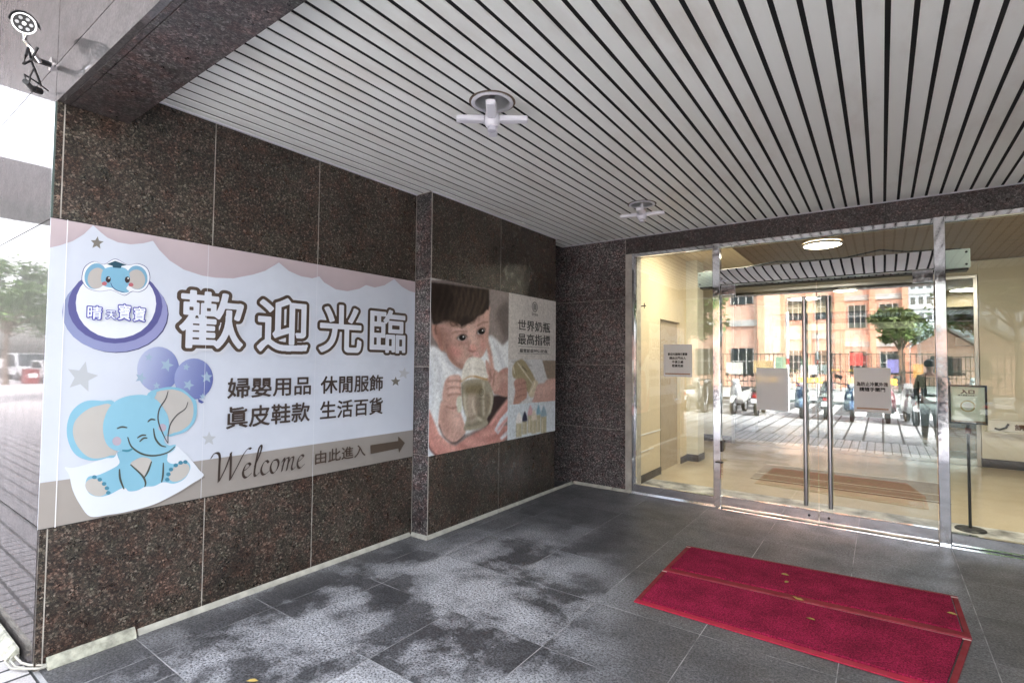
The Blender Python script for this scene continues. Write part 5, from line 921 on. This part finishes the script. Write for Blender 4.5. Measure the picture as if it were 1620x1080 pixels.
for a,b in ((-2.40,-.602),(-.598,1.199)):
    build(bx(a,b,10.93,10.98,.0,.10),'bottom_rail',M_STEEL,ig); build(bx(a,b,10.95,10.96,.101,2.98),'pane',M_GLASS3,ig)
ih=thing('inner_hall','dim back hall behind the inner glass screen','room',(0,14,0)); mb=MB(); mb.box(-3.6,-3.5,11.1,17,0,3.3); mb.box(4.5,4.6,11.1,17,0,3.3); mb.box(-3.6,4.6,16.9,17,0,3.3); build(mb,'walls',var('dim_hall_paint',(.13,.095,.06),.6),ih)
wd=thing('wooden_door','amber wooden door with a small plaque in the back hall','door',(1.25,12.6,0)); build(bx(.9,1.8,12.6,12.66,0,2.35),'door_leaf',M_WOODD,wd,bevel=.004); build(bx(1.12,1.50,12.585,12.599,1.95,2.10),'plaque',M_PAPER,wd); build(bx(.82,.899,12.57,12.68,0,2.42),'door_frame',M_SKIRT,wd)
im=thing('lobby_mat','brown ribbed mat on the tan lobby floor behind the doors','mat',(-.4,8.3,0)); build(bx(-1.5,.62,7.75,8.95,.0,.012),'pile',M_LMAT,im,bevel=.003)
mb=MB(); 
for y in (7.75,8.15,8.94): mb.box(-1.5,.62,y,y+.018,.0121,.015)
build(mb,'edge_trim',M_CREAM,im)
# shelf board with lettering on the back wall
sb=thing('wall_board','long pale board with brown characters on the cream rear wall','board',(1.9,10.9,.6)); build(bx(1.32,2.7,10.86,10.934,.58,.74),'board',M_PAPER,sb,bevel=.004); mb=MB(); vtext(mb,'請用悠',1.80,.61,.085,.34,10.858,48,.03); build(mb,'board_text',mat('brown_ink',(.10,.05,.03),.6),sb,fixn=False)
build(bx(1.30,2.72,10.80,10.934,.555,.575),'shelf',M_CREAM,sb); build(MB().tube([(1.40,10.85,.62),(1.46,10.85,.605),(1.53,10.85,.64),(1.56,10.85,.70)],.014,8),'dark_handle',M_BLACK,sb,smooth=True)
# entrance sign on a stand
es=thing('entrance_sign','square black-framed entrance sign on a thin black stand behind the right pane','sign',(.675,6.7,0))
X0,X1,Z0,Z1=-.143,.143,1.02,1.40
mb=MB(); mb.box(X0,X1,-.008,.008,Z0,Z0+.017); mb.box(X0,X1,-.008,.008,Z1-.017,Z1); mb.box(X0,X0+.017,-.008,.008,Z0+.017,Z1-.017); mb.box(X1-.017,X1,-.008,.008,Z0+.017,Z1-.017); mb.build('sign_frame',M_BLACK,es,bevel=.002)
pl=bx(X0+.014,X1-.014,-.002,.004,Z0+.014,Z1-.014).build('sign_sheet',M_SIGNP,es)
mb=MB(); vtext(mb,'入口',0,1.315,.038,.10,-.0035,64,.05); vtext(mb,'晴天寶寶由此進入',0,1.292,.013,.14,-.0035,40,.02); mb.build('sign_text',M_INK,es,fixn=False)
mb=MB(); mb.lathe([(.044,0),(.057,0)],(0,-.0032,1.195),(0,-1,0),40); mb.build('sign_ring',mat('gold_ink',(.42,.36,.16),.5),es)
MB().add([(-.035,-.0033,1.21),(0.02,-.0033,1.235),(.035,-.0033,1.20),(.02,-.0033,1.17),(-.01,-.0033,1.165)],[(0,1,2,3,4)]).build('sign_picture',M_PAPER,es); bx(X0+.016,X1-.016,-.0034,-.003,Z0+.018,Z0+.032).build('sign_footer',mat('brown_ink2',(.25,.18,.12),.6),es)
MB().tube([(0,.015,.02),(0.0,.015,1.2)],.013,10).build('stand_pole',M_BLACK,es,smooth=True); bx(-.022,.022,-.005,.03,.93,.98).build('clamp',mat('dark_red_clamp',(.10,.02,.015),.5),es,bevel=.003)
MB().lathe([(0,.02),(.11,.016),(.12,.008),(.12,0)],n=32).build('stand_base',M_BLACK,es,smooth=True)
# small wall spider lamp
ws=thing('wall_hook','tiny black bracket on the beige lobby wall at the upper left pane','bracket',(-2.58,6.5,2.35)); mb=MB(); mb.tube([(-2.598,6.52,2.33),(-2.54,6.50,2.335),(-2.50,6.46,2.33)],.008,8); mb.tube([(-2.53,6.49,2.30),(-2.53,6.49,2.37)],.006,8); build(mb,'bracket',M_BLACK,ws,smooth=True)
# ---------------- red mats and leaves ----------------
def redmat(c,name_label,rear):
    (x0,y0),(x1,y1),(x2,y2),(x3,y3)=c
    m_=thing('red_doormat',name_label,'doormat',((x0+x2)/2,(y0+y2)/2,0),0,'pair of crimson doormats')
    def q(s_,t_): 
        a=Vector((x0,y0,0)).lerp(Vector((x1,y1,0)),s_); b=Vector((x3,y3,0)).lerp(Vector((x2,y2,0)),s_); return a.lerp(b,t_)
    def slab(s0,s1,t0,t1,z0,z1,name,mm,bev=.003):
        mb=MB(); P4=[q(s0,t0),q(s1,t0),q(s1,t1),q(s0,t1)]; mb.add([(p.x,p.y,z0) for p in P4]+[(p.x,p.y,z1) for p in P4],[(0,3,2,1),(4,5,6,7),(0,1,5,4),(1,2,6,5),(2,3,7,6),(3,0,4,7)]); return build(mb,name,mm,m_,bevel=bev)
    slab(.022,.978,.085 if not rear else .10,.94,.0,.015,'pile',M_MAT,.002)
    slab(0,1,0,.075 if not rear else .09,.0,.008,'front_border',M_MATB if not rear else M_MATR); slab(0,1,.95,1,.0,.009,'rear_border',M_MATB if not rear else M_MATR)
    slab(0,.018,.076 if not rear else .091,.949,.0,.008,'side_border',M_MATR); slab(.982,1,.076 if not rear else .091,.949,.0,.008,'side_border',M_MATR)
    slab(.0,1,.9455,.949,.0055,.0125,'bead_line',var('pale_rubber_bead',(.62,.46,.45),.5),0)
redmat([(-1.365,3.31),(.255,3.31),(.405,4.055),(-1.385,3.94)],'nearer crimson doormat with the broad glossy front border',False)
redmat([(-1.385,3.945),(.405,4.062),(.40,4.72),(-1.395,4.57)],'farther crimson doormat closer to the glass doors',True)
lv=[(-.61,4.37,.3),(-.58,4.23,1.2),(-.50,4.0,2.2),(-.47,3.985,.4),(-.38,3.72,2.8),(.34,4.34,.1),(-2.55,1.37,.8)]
for i,(x,y,r_) in enumerate(lv):
    z=.017 if i<6 else .002
    if i in (2,3): z=.013
    l=MB(); pr_=[(-.028,0),(-.012,.010),(.008,.012),(.028,.002),(.008,-.010),(-.012,-.009)]; l.add([(a,b,.003+.004*abs(b)/.01) for a,b in pr_]+[(-.012,0,0),(.008,0,0)],[(0,6,1),(6,7,2,1),(7,3,2),(0,5,6),(5,4,7,6),(4,3,7)])
    o=l.build('fallen_leaf',M_LEAF); o.location=(x,y,z); o.rotation_euler=(.1,.12,r_)
    tag(o,['yellow leaf lying farthest back on the farther red mat','yellow leaf just before the farthest leaf on the farther red mat','yellow leaf at the left of the pair on the seam between the mats','yellow leaf at the right of the pair on the seam between the mats','lone brownish leaf in the middle of the nearer red mat','lone leaf at the right end of the farther red mat','yellow leaf on the dark floor tiles at the very front'][i],'leaf','fallen yellow leaves')
# ---------------- street behind the camera (seen in the reflections) ----------------
def leafmesh(name,R_,Hc,n,seed,flat=.8):
    rg=random.Random(seed); mb=MB(); cl=[]
    for i in range(26):
        a=rg.uniform(0,2*pi); el=rg.uniform(-.5,1); rr=R_*rg.uniform(.35,.85)
        cl.append(Vector((cos(a)*rr*cos(el),sin(a)*rr*cos(el),Hc*.55*sin(el)*flat)))
    for c in cl:
        r=R_*rg.uniform(.22,.40)
        for j in range(n//26):
            d=Vector((rg.gauss(0,1),rg.gauss(0,1),rg.gauss(0,1))).normalized()*r*rg.uniform(.4,1.05); p=c+Vector((d.x,d.y,d.z*.7)); s=rg.uniform(.07,.15)
            u=Vector((rg.gauss(0,1),rg.gauss(0,1),rg.gauss(0,.6))).normalized(); v=u.cross(Vector((rg.gauss(0,1),rg.gauss(0,1),rg.gauss(0,1))).normalized()).normalized()
            mb.add([p-u*s,p-v*s*.45,p+u*s,p+v*s*.45],[(0,1,2,3)])
    return mb,cl
def make_tree(R_,th,seed,lm):
    t=empty('street_tree'); mb,cl=leafmesh('crown',R_,R_*1.5,5200,seed); c=mb.build('crown',lm,t,fixn=False); c.location.z=th+R_*.45
    tk=MB(); tk.tube([(0,0,0),(.05,.02,th*.5),(0,.05,th)],[.16,.12,.09],9)
    for q in cl[::3]: tk.tube([(0,.05,th*.9),tuple(Vector((q.x*.5,q.y*.5,th+R_*.2+q.z*.4))),(q.x,q.y,q.z+th+R_*.45)],[.06,.035,.012],6)
    tk.build('trunk',M_BARK,t,smooth=True); return t
TR=[make_tree(2.1,2.6,1,M_LV[0]),make_tree(1.5,2.4,2,M_LV[1]),make_tree(3.0,3.4,3,M_LV[0])]
spots=[(0,-5.6,-6.2,0,'street tree at the kerb, left of the reflected brick school'),(2,4.6,-17.5,1,'large tree over the far pavement, right of the reflected school'),(1,.75,-17.5,2,'small tree before the gabled brick hall'),
 (0,3.6,-5.9,2,'street tree at the near kerb to the right of the parked scooters'),(2,-30,-9.5,0,'big roadside tree down the road, nearest the overpass'),(2,-39,-5.2,1,'big tree on the near pavement farther down the road'),(2,-47,-11,2,'big tree beyond the second one down the road'),(2,-58,-8.5,.5,'big tree closing the view far down the road'),(0,-52,-5.0,1.4,'mid-sized tree on the near pavement far down the road'),(2,-70,-14,2.2,'farthest big tree down the road'),(2,-64,-4.0,.9,'big tree at the far end of the near pavement'),(0,-11,-15,.9,'street tree on the far pavement by the school fence')]
used=set()
for k,x,y,rz,lab in spots:
    t_=TR[k] if k not in used else copy_tree(TR[k]); used.add(k); t_.location=(x,y,0); t_.rotation_euler.z=rz; tag(t_,lab,'tree','street trees opposite and along the road')
# brick school wings
M_PIL=var('pale_brick_pilaster',(.56,.30,.20),.75,amt=.1,scale=3)
def wing(x0,x1,y0,y1,h,floors,nw,label,roof=True,m=M_BRICK,wz=1.5,cat='building',name='brick_building'):
    b=thing(name,label,cat,((x0+x1)/2,(y0+y1)/2,0)); build(bx(x0,x1,y0,y1,0,h),'wall',m,b)
    fh=h/floors
    for i in range(1,floors+1): build(bx(x0-.08,x1+.08,y1,y1+.12,i*fh-.35,i*fh),'concrete_band',M_CONC,b)
    w0=(x1-x0)/nw; wm=None
    for i in range(floors):
        for j in range(nw):
            xa=x0+w0*(j+.2); za=i*fh+.9
            if wm is None:
                mb=MB(); mb.box(-.0,w0*.6,.0,.04,0,min(wz,fh-1.4)); wm=mb.build('window',M_WIN,b); fm=MB(); H_=min(wz,fh-1.4)
                for q in (0,w0*.2,w0*.4,w0*.6-.05): fm.box(q,q+.05,.04,.07,0,H_)
                fm.box(0,w0*.6,.0705,.085,H_*.5,H_*.5+.05); fo=fm.build('window_frame',M_CONC,wm); wm.location=(xa-b.location.x,y1+.001-b.location.y,za)
            else:
                c=wm.copy(); COL.objects.link(c); c.location=(xa-b.location.x,y1+.001-b.location.y,za); c2=fo.copy(); COL.objects.link(c2); c2.parent=c
    if m is M_BRICK:
        for j in range(nw+1): xp=x0+(x1-x0)*j/nw; build(bx(xp-.16,xp+.16,y1+.001,y1+.30,0,h),'pilaster',M_PIL,b)
    if roof: build(bx(x0-.3,x1+.3,y0-.3,y1+.3,h+.001,h+.35),'roof_slab',M_CONC,b)
    return b
wing(-11.5,-5.4,-30,-19.2,12,3,3,'tall orange brick school wing closest to the street'); wing(-5.35,-2.2,-34,-26,10.5,3,2,'set-back orange brick wing with wide windows'); wing(-2.15,1.25,-36,-29,9.2,3,2,'right-hand brick wing beside the gabled hall')
wing(-26,-12,-34,-22,9,3,6,'long low brick school block at the far left')
for x0,x1,y,h,lab in ((5,12,-130,24,'pale tower block farther left in the distance'),(13,22,-150,33,'tallest pale tower block in the distance'),(24,34,-140,20,'broad pale tower block at the right in the distance')): wing(x0,x1,y-12,y,h,int(h/3.2),5,lab,True,M_PALE,1.6,'tower','tower_block')
# gabled hall
gh=thing('gabled_hall','low brick hall with grey pitched roofs behind the school fence','building',(2.4,-20,0)); build(bx(1.4,8.5,-27,-20,0,2.6),'wall',M_BRICK,gh); mb=MB()
for x0 in (1.2,4.9): mb.prism([(x0,2.55),(x0+1.9,3.9),(x0+3.8,2.55),(x0+3.8,2.70),(x0+1.9,4.08),(x0,2.70)],7.8,'y',-23.4)
build(mb,'roof',M_ROOF,gh); mb=MB()
for x0 in (1.42,5.1): mb.prism([(x0,2.56),(x0+1.7,3.80),(x0+3.4,2.56)],6.9,'y',-23.5)
build(mb,'gable',M_BRICK,gh)
for x in (1.9,3.2,5.6,6.9): build(bx(x,x+.8,-20,-19.95,.9,2.0),'window',M_WIN,gh)
# fence
fe=thing('school_fence','dark metal railing fence with posters along the far pavement','fence',(-6,-16.4,0)); mb=MB(); x=-24.
while x<9: mb.box(x,x+.03,-16.42,-16.39,.3,2.1); x+=.2
build(mb,'bars',M_FENCE,fe); mb=MB()
for z in (.32,1.2,2.0): mb.box(-24,9,-16.385,-16.35,z,z+.05)
build(mb,'rails',M_FENCE,fe); build(bx(-24,9,-16.5,-16.3,0,.3),'plinth',M_CONC,fe)
for i,(x,z,c,w_) in enumerate([(-6.6,1.0,(.5,.5,.45),.8),(-5.3,1.1,(.40,.28,.13),.9),(-3.2,.9,(.6,.6,.6),.7),(-1.2,1.5,(.45,.05,.04),.5),(.2,1.2,(.16,.14,.32),.4),(1.1,1.0,(.45,.24,.06),.35),(-4.3,1.3,(.20,.30,.19),.6)]):
    tag(bx(x,x+w_,-16.33,-16.30,z,z+.6).build('fence_poster',mat('poster_'+str(i),c,.7)),['pale poster at the left of the school fence','orange-brown banner on the school fence','white notice on the school fence','small red flag on the school fence','violet notice on the school fence','narrow orange flag on the school fence','green notice on the school fence'][i],'poster','notices tied to the school fence')
sg=thing('sign_post','white post with a red band by the kerb','post',(-2.55,-7.2,0)); build(MB().tube([(-2.55,-7.2,0),(-2.55,-7.2,3.3)],.05,12),'pole',M_PAPER,sg,smooth=True); build(MB().tube([(-2.55,-7.2,1.55),(-2.55,-7.2,1.75)],.053,12),'red_band',mat('red_paint',(.5,.03,.03),.5),sg,smooth=True)
sg=thing('street_lamp','thin grey street lamp rising behind the scooters on the right','street lamp',(1.35,-7.1,0)); build(MB().tube([(1.35,-7.1,0),(1.35,-7.1,5.5),(1.35,-7.6,5.9),(1.35,-8.6,6.0)],[.07,.05,.04,.03],12),'pole',M_CONC,sg,smooth=True); build(bx(1.25,1.45,-9.0,-8.5,5.93,6.02),'lamp_head',M_CONC,sg,bevel=.02)
# overpass seen in the facade
ov=thing('footbridge','maroon footbridge deck crossing the road far to the left','footbridge',(-22,-8,0)); build(bx(-23.6,-20.6,-16,-.2,6.15,7.35),'deck',M_PURP,ov); 
for y in (-1.0,-15): build(bx(-22.4,-21.8,y-.3,y+.3,0,6.149),'column',M_CONC,ov)
rb=thing('road_barrier','small red box-shaped road barrier far down the pavement','barrier',(-40,-5.9,0)); build(bx(-40.6,-39.6,-6.75,-6.1,0,.85),'body',mat('red_barrier',(.20,.03,.03),.5),rb,bevel=.06); build(bx(-39.597,-39.59,-6.6,-6.25,.35,.6),'white_panel',M_PAPER,rb)
# scooters
def scooter(c1):
    t=empty('scooter'); pm=mat('scooter_paint_%d'%len(bpy.data.materials),c1,.25)
    def wheel(y):
        w_=MB().lathe([(.20,-.05),(.245,-.045),(.255,0),(.245,.045),(.20,.05),(.20,-.05)],(0,y,.255),(1,0,0),28).build('wheel',M_TYRE,t,smooth=True)
        MB().lathe([(0,-.03),(.06,-.035),(.075,-.02),(.17,-.02),(.205,-.035),(.205,.035),(.17,.02),(.075,.02),(.06,.035),(0,.03)],(0,y,.255),(1,0,0),20).build('rim',M_BRUSH,w_,smooth=True)
    wheel(.62); wheel(-.60)
    # rear body: lofted rings along y
    def loft(rings,n=14):
        vs=[];fs=[]
        for y,z,hw,hh in rings:
            for k in range(n):
                a=2*pi*k/n; cx=cos(a); sz=sin(a); vs.append((hw*math.copysign(abs(cx)**.7,cx),y,z+hh*math.copysign(abs(sz)**.7,sz)))
        for i in range(len(rings)-1):
            for k in range(n): fs.append((i*n+k,i*n+(k+1)%n,(i+1)*n+(k+1)%n,(i+1)*n+k))
        fs+=[tuple(range(n)),tuple(range((len(rings)-1)*n,len(rings)*n))]; return MB().add(vs,fs)
    loft([(-.88,.66,.05,.04),(-.75,.62,.13,.10),(-.5,.56,.18,.16),(-.25,.52,.19,.19),(-.08,.46,.17,.18),(.02,.36,.15,.10)]).build('rear_body',pm,t,smooth=True)
    loft([(-.85,.745,.09,.03),(-.6,.775,.14,.045),(-.3,.77,.15,.05),(-.05,.75,.12,.045),(.0,.74,.08,.03)]).build('seat',M_SEAT,t,smooth=True)
    bx(-.15,.15,-.05,.32,.26,.32).build('footboard',M_SEAT,t,bevel=.02)
    sh_=MB(); n=9; R0=[(.30,.20,.31),(.34,.19,.5),(.36,.17,.7),(.34,.13,.88),(.30,.09,.96)]
    for y,hw,z in R0:
        for k in range(n): a=-1+2*k/(n-1); sh_.v.append((hw*a,y+.12*(1-a*a),z)); sh_.c.append((1,1,1))
    for i in range(4):
        for k in range(n-1): sh_.f.append((i*n+k,i*n+k+1,(i+1)*n+k+1,(i+1)*n+k)); sh_.m.append(0)
    o=sh_.build('leg_shield',pm,t,smooth=True); q=o.modifiers.new('s','SOLIDIFY'); q.thickness=.03
    MB().tube([(.06,.62,.26),(.06,.50,.6),(.0,.40,.95)],[.022,.028,.03],10).build('front_fork',M_BRUSH,t,smooth=True)
    loft([(.42,.55,.04,.02),(.55,.54,.075,.04),(.72,.50,.07,.05),(.86,.38,.05,.03)]).build('front_fender',pm,t,smooth=True)
    hb=MB().tube([(-.33,.25,1.02),(-.18,.32,1.02),(0,.36,1.0),(.18,.32,1.02),(.33,.25,1.02)],[.018,.014,.02,.014,.018],10).build('handlebar',M_SEAT,t,smooth=True)
    for s_ in (-1,1):
        MB().tube([(s_*.20,.33,1.03),(s_*.26,.34,1.18)],.006,8).build('mirror_stem',M_SEAT,hb,smooth=True); MB().lathe([(0,-.01),(.055,-.008),(.06,.004),(.05,.012),(0,.014)],(s_*.27,.34,1.22),(0,-1,0),18).build('mirror',M_SEAT,hb,smooth=True)
    loft([(.30,1.0,.10,.08),(.40,.99,.11,.085),(.46,.97,.07,.05)]).build('head_cowl',pm,t,smooth=True); MB().lathe([(0,.03),(.045,.024),(.062,0)],(0,.455,.97),(0,1,-.15),20).build('headlight',M_LENS,t,smooth=True)
    bx(-.06,.06,-.92,-.88,.56,.63).build('tail_lamp',mat('tail_red_%d'%len(bpy.data.materials),(.5,.02,.02),.2),t,bevel=.01); bx(-.10,.10,-.915,-.905,.40,.53).build('number_plate',M_PAPER,t)
    return t
SC=[scooter(c) for c in ((.68,.68,.66),(.06,.11,.20),(.20,.04,.06),(.02,.02,.025))]
row=[(-5.15,0,180,'white scooter at the left end of the kerbside row'),(-4.55,3,0,'black scooter, second from the left in the kerbside row'),(-3.72,0,5,'white scooter beside the first gap in the row'),(-3.1,2,185,'maroon scooter left of the white red-banded post'),(-1.95,1,0,'blue scooter right of the white red-banded post'),(-1.35,3,182,'black scooter right of the blue one'),(-.7,1,3,'blue scooter near the middle of the row'),(.1,2,0,'maroon scooter right of the middle'),(.62,0,178,'white scooter right of the maroon one'),(1.3,3,0,'black scooter by the street lamp'),(2.1,1,183,'blue scooter right of the street lamp'),(2.9,0,0,'white scooter at the right end of the row')]
us_=set()
for x,k,rz,lab in row:
    t_=SC[k] if k not in us_ else copy_tree(SC[k]); us_.add(k); t_.location=(x,-5.55+random.uniform(-.12,.12),0.0); t_.rotation_euler.z=R(rz+random.uniform(-6,6)); tag(t_,lab,'scooter','scooters parked along the near kerb')
# parked vans/cars down the road
def car(c1,h=1.45,L=4.4):
    t=empty('parked_car'); pm=mat('car_paint_%d'%len(bpy.data.materials),c1,.2)
    pr=[(-L/2,.35),(-L/2,.85),(-L/2+.15,.95),(-L/2+.5,h-.05),(-L/2+.8,h),(L*.05,h),(L*.24,.98),(L*.44,.86),(L/2,.70),(L/2,.35)]
    MB().prism(pr,1.68,'y').build('body',pm,t,bevel=.08)
    for s_ in (-1,1): MB().prism([(-L/2+.55,.95),(-L/2+.78,h-.1),(L*.04,h-.1),(L*.18,.98)],.01,'y',s_*.845).build('side_window',M_WIN,t)
    MB().add([(L*.08,-.7,h-.06),(L*.08,.7,h-.06),(L*.235,.75,1.0),(L*.235,-.75,1.0)],[(0,1,2,3)]).build('windscreen',M_WIN,t).location=(.03,0,.03)
    MB().add([(-L/2+.17,-.72,1.0),(-L/2+.17,.72,1.0),(-L/2+.46,.68,h-.12),(-L/2+.46,-.68,h-.12)],[(0,1,2,3)]).build('rear_window',M_WIN,t).location=(-.03,0,.02)
    for x in (-L*.3,L*.31):
        for s_ in (-1,1):
            w_=MB().lathe([(.2,-.1),(.3,-.1),(.32,-.05),(.32,.05),(.3,.1),(.2,.1)],(x,s_*.78,.32),(0,1,0),24).build('wheel',M_TYRE,t,smooth=True); MB().lathe([(0,s_*.09),(.2,s_*.08)],(x,s_*.78,.32),(0,1,0),16).build('rim',M_BRUSH,w_)
    for s_ in (-1,1): bx(L/2-.05,L/2+.02,s_*.6-.15,s_*.6+.15,.62,.74).build('headlight',M_LENS,t,bevel=.02)
    return t
CS=[car((.7,.7,.7)),car((.06,.065,.07)),car((.42,.44,.46),1.9,4.6)]; us_=set()
for k,x,y,lab in ((0,-24,-8.2,'white car parked nearest down the road'),(2,-30,-8.1,'grey van parked behind the white car'),(1,-36,-8.2,'dark car parked beyond the grey van'),(0,-43,-8.2,'white car parked farthest down the road'),(2,-49,-8.1,'grey van at the far end of the parked cars')):
    t_=CS[k] if k not in us_ else copy_tree(CS[k]); us_.add(k); t_.location=(x,y,-.12); tag(t_,lab,'car','vehicles parked down the road')
# passer-by on the pavement
def skinned(name,joints,edges,m,parent,root=0,sub=2):
    me=bpy.data.meshes.new(name); me.from_pydata([j[:3] for j in joints],edges,[]); o=bpy.data.objects.new(name,me); COL.objects.link(o)
    md=o.modifiers.new('s','SKIN'); md.use_smooth_shade=True; o.modifiers.new('ss','SUBSURF').levels=sub; o.modifiers['ss'].render_levels=sub
    for i,j in enumerate(joints):
        r=j[3]; me.skin_vertices[0].data[i].radius=r if isinstance(r,tuple) else (r,r); me.skin_vertices[0].data[i].use_root=(i==root)
    dg=bpy.context.evaluated_depsgraph_get(); dg.update(); m2=bpy.data.meshes.new_from_object(o.evaluated_get(dg)); o.modifiers.clear(); o.data=m2; m2.materials.clear(); m2.materials.append(m); o.parent=parent; return o
pe=thing('person','person in dark jacket, dark trousers and white shoes standing on the pavement','person',(.78,-1.25,0),R(200))
J=[(0,0,.90,.13),(0,0,1.08,.12),(0,.01,1.24,(.15,.11)),(0,0,1.36,(.10,.08)),(0,0,1.44,.045),(0,.01,1.50,(.06,.075)),(0,.01,1.58,(.072,.088)),(0,.005,1.645,(.05,.06)),
 (.17,0,1.34,.055),(.23,-.02,1.08,.042),(.24,.07,.84,.032),(.24,.12,.75,.022),(-.17,0,1.34,.055),(-.23,-.02,1.08,.042),(-.235,.06,.84,.032),(-.235,.10,.75,.022),
 (.09,0,.82,.085),(.10,.02,.47,.058),(.10,-.01,.10,.04),(.10,.12,.035,.035),(-.09,0,.82,.085),(-.11,.0,.47,.058),(-.12,-.03,.10,.04),(-.13,.09,.035,.035)]
E=[(0,1),(1,2),(2,3),(3,4),(4,5),(5,6),(6,7),(3,8),(8,9),(9,10),(10,11),(3,12),(12,13),(13,14),(14,15),(0,16),(16,17),(17,18),(18,19),(0,20),(20,21),(21,22),(22,23)]
body=skinned('body',J,E,M_SKIN,pe)
def grow(J_,k): return [(a,b,c,(tuple(x*k for x in r) if isinstance(r,tuple) else r*k)) for a,b,c,r in J_]
jk=[J[i] for i in (0,1,2,3,8,9,10,12,13,14)]; skinned('jacket',grow(jk,1.28),[(0,1),(1,2),(2,3),(3,4),(4,5),(5,6),(3,7),(7,8),(8,9)],M_CLOTH,pe)
tj=[(0,0,.93,.135)]+[J[i] for i in (16,17,18,20,21,22)]; skinned('trousers',grow(tj,1.25),[(0,1),(1,2),(2,3),(0,4),(4,5),(5,6)],M_JEAN,pe)
for a,b in ((18,19),(22,23)): skinned('shoe',[(J[a][0],J[a][1]-.04,.05,.05),(J[a][0],J[a][1]+.05,.05,.05),(J[b][0],J[b][1]+.02,.04,.04)],[(0,1),(1,2)],M_SHOE,pe)
for s_ in (1,-1):
    hx,hy,hz=(.24,.12,.75) if s_>0 else (-.235,.10,.75)
    for k in range(4): skinned('finger',[(hx+(k-1.5)*.016,hy,hz,.009),(hx+(k-1.5)*.018,hy+.012,hz-.045,.008),(hx+(k-1.5)*.017,hy+.004,hz-.075-(.008 if k in(1,2) else 0),.006)],[(0,1),(1,2)],M_SKIN,body,sub=1)
    skinned('thumb',[(hx,hy+.015,hz+.03,.010),(hx-s_*.02,hy+.035,hz,.009),(hx-s_*.018,hy+.038,hz-.03,.007)],[(0,1),(1,2)],M_SKIN,body,sub=1)
hr=MB().lathe([(0,.10),(.05,.092),(.082,.06),(.092,.015),(.088,-.03)],(0,-.012,1.60),(0,-.25,1),24).build('hair',M_HAIR,pe,smooth=True)
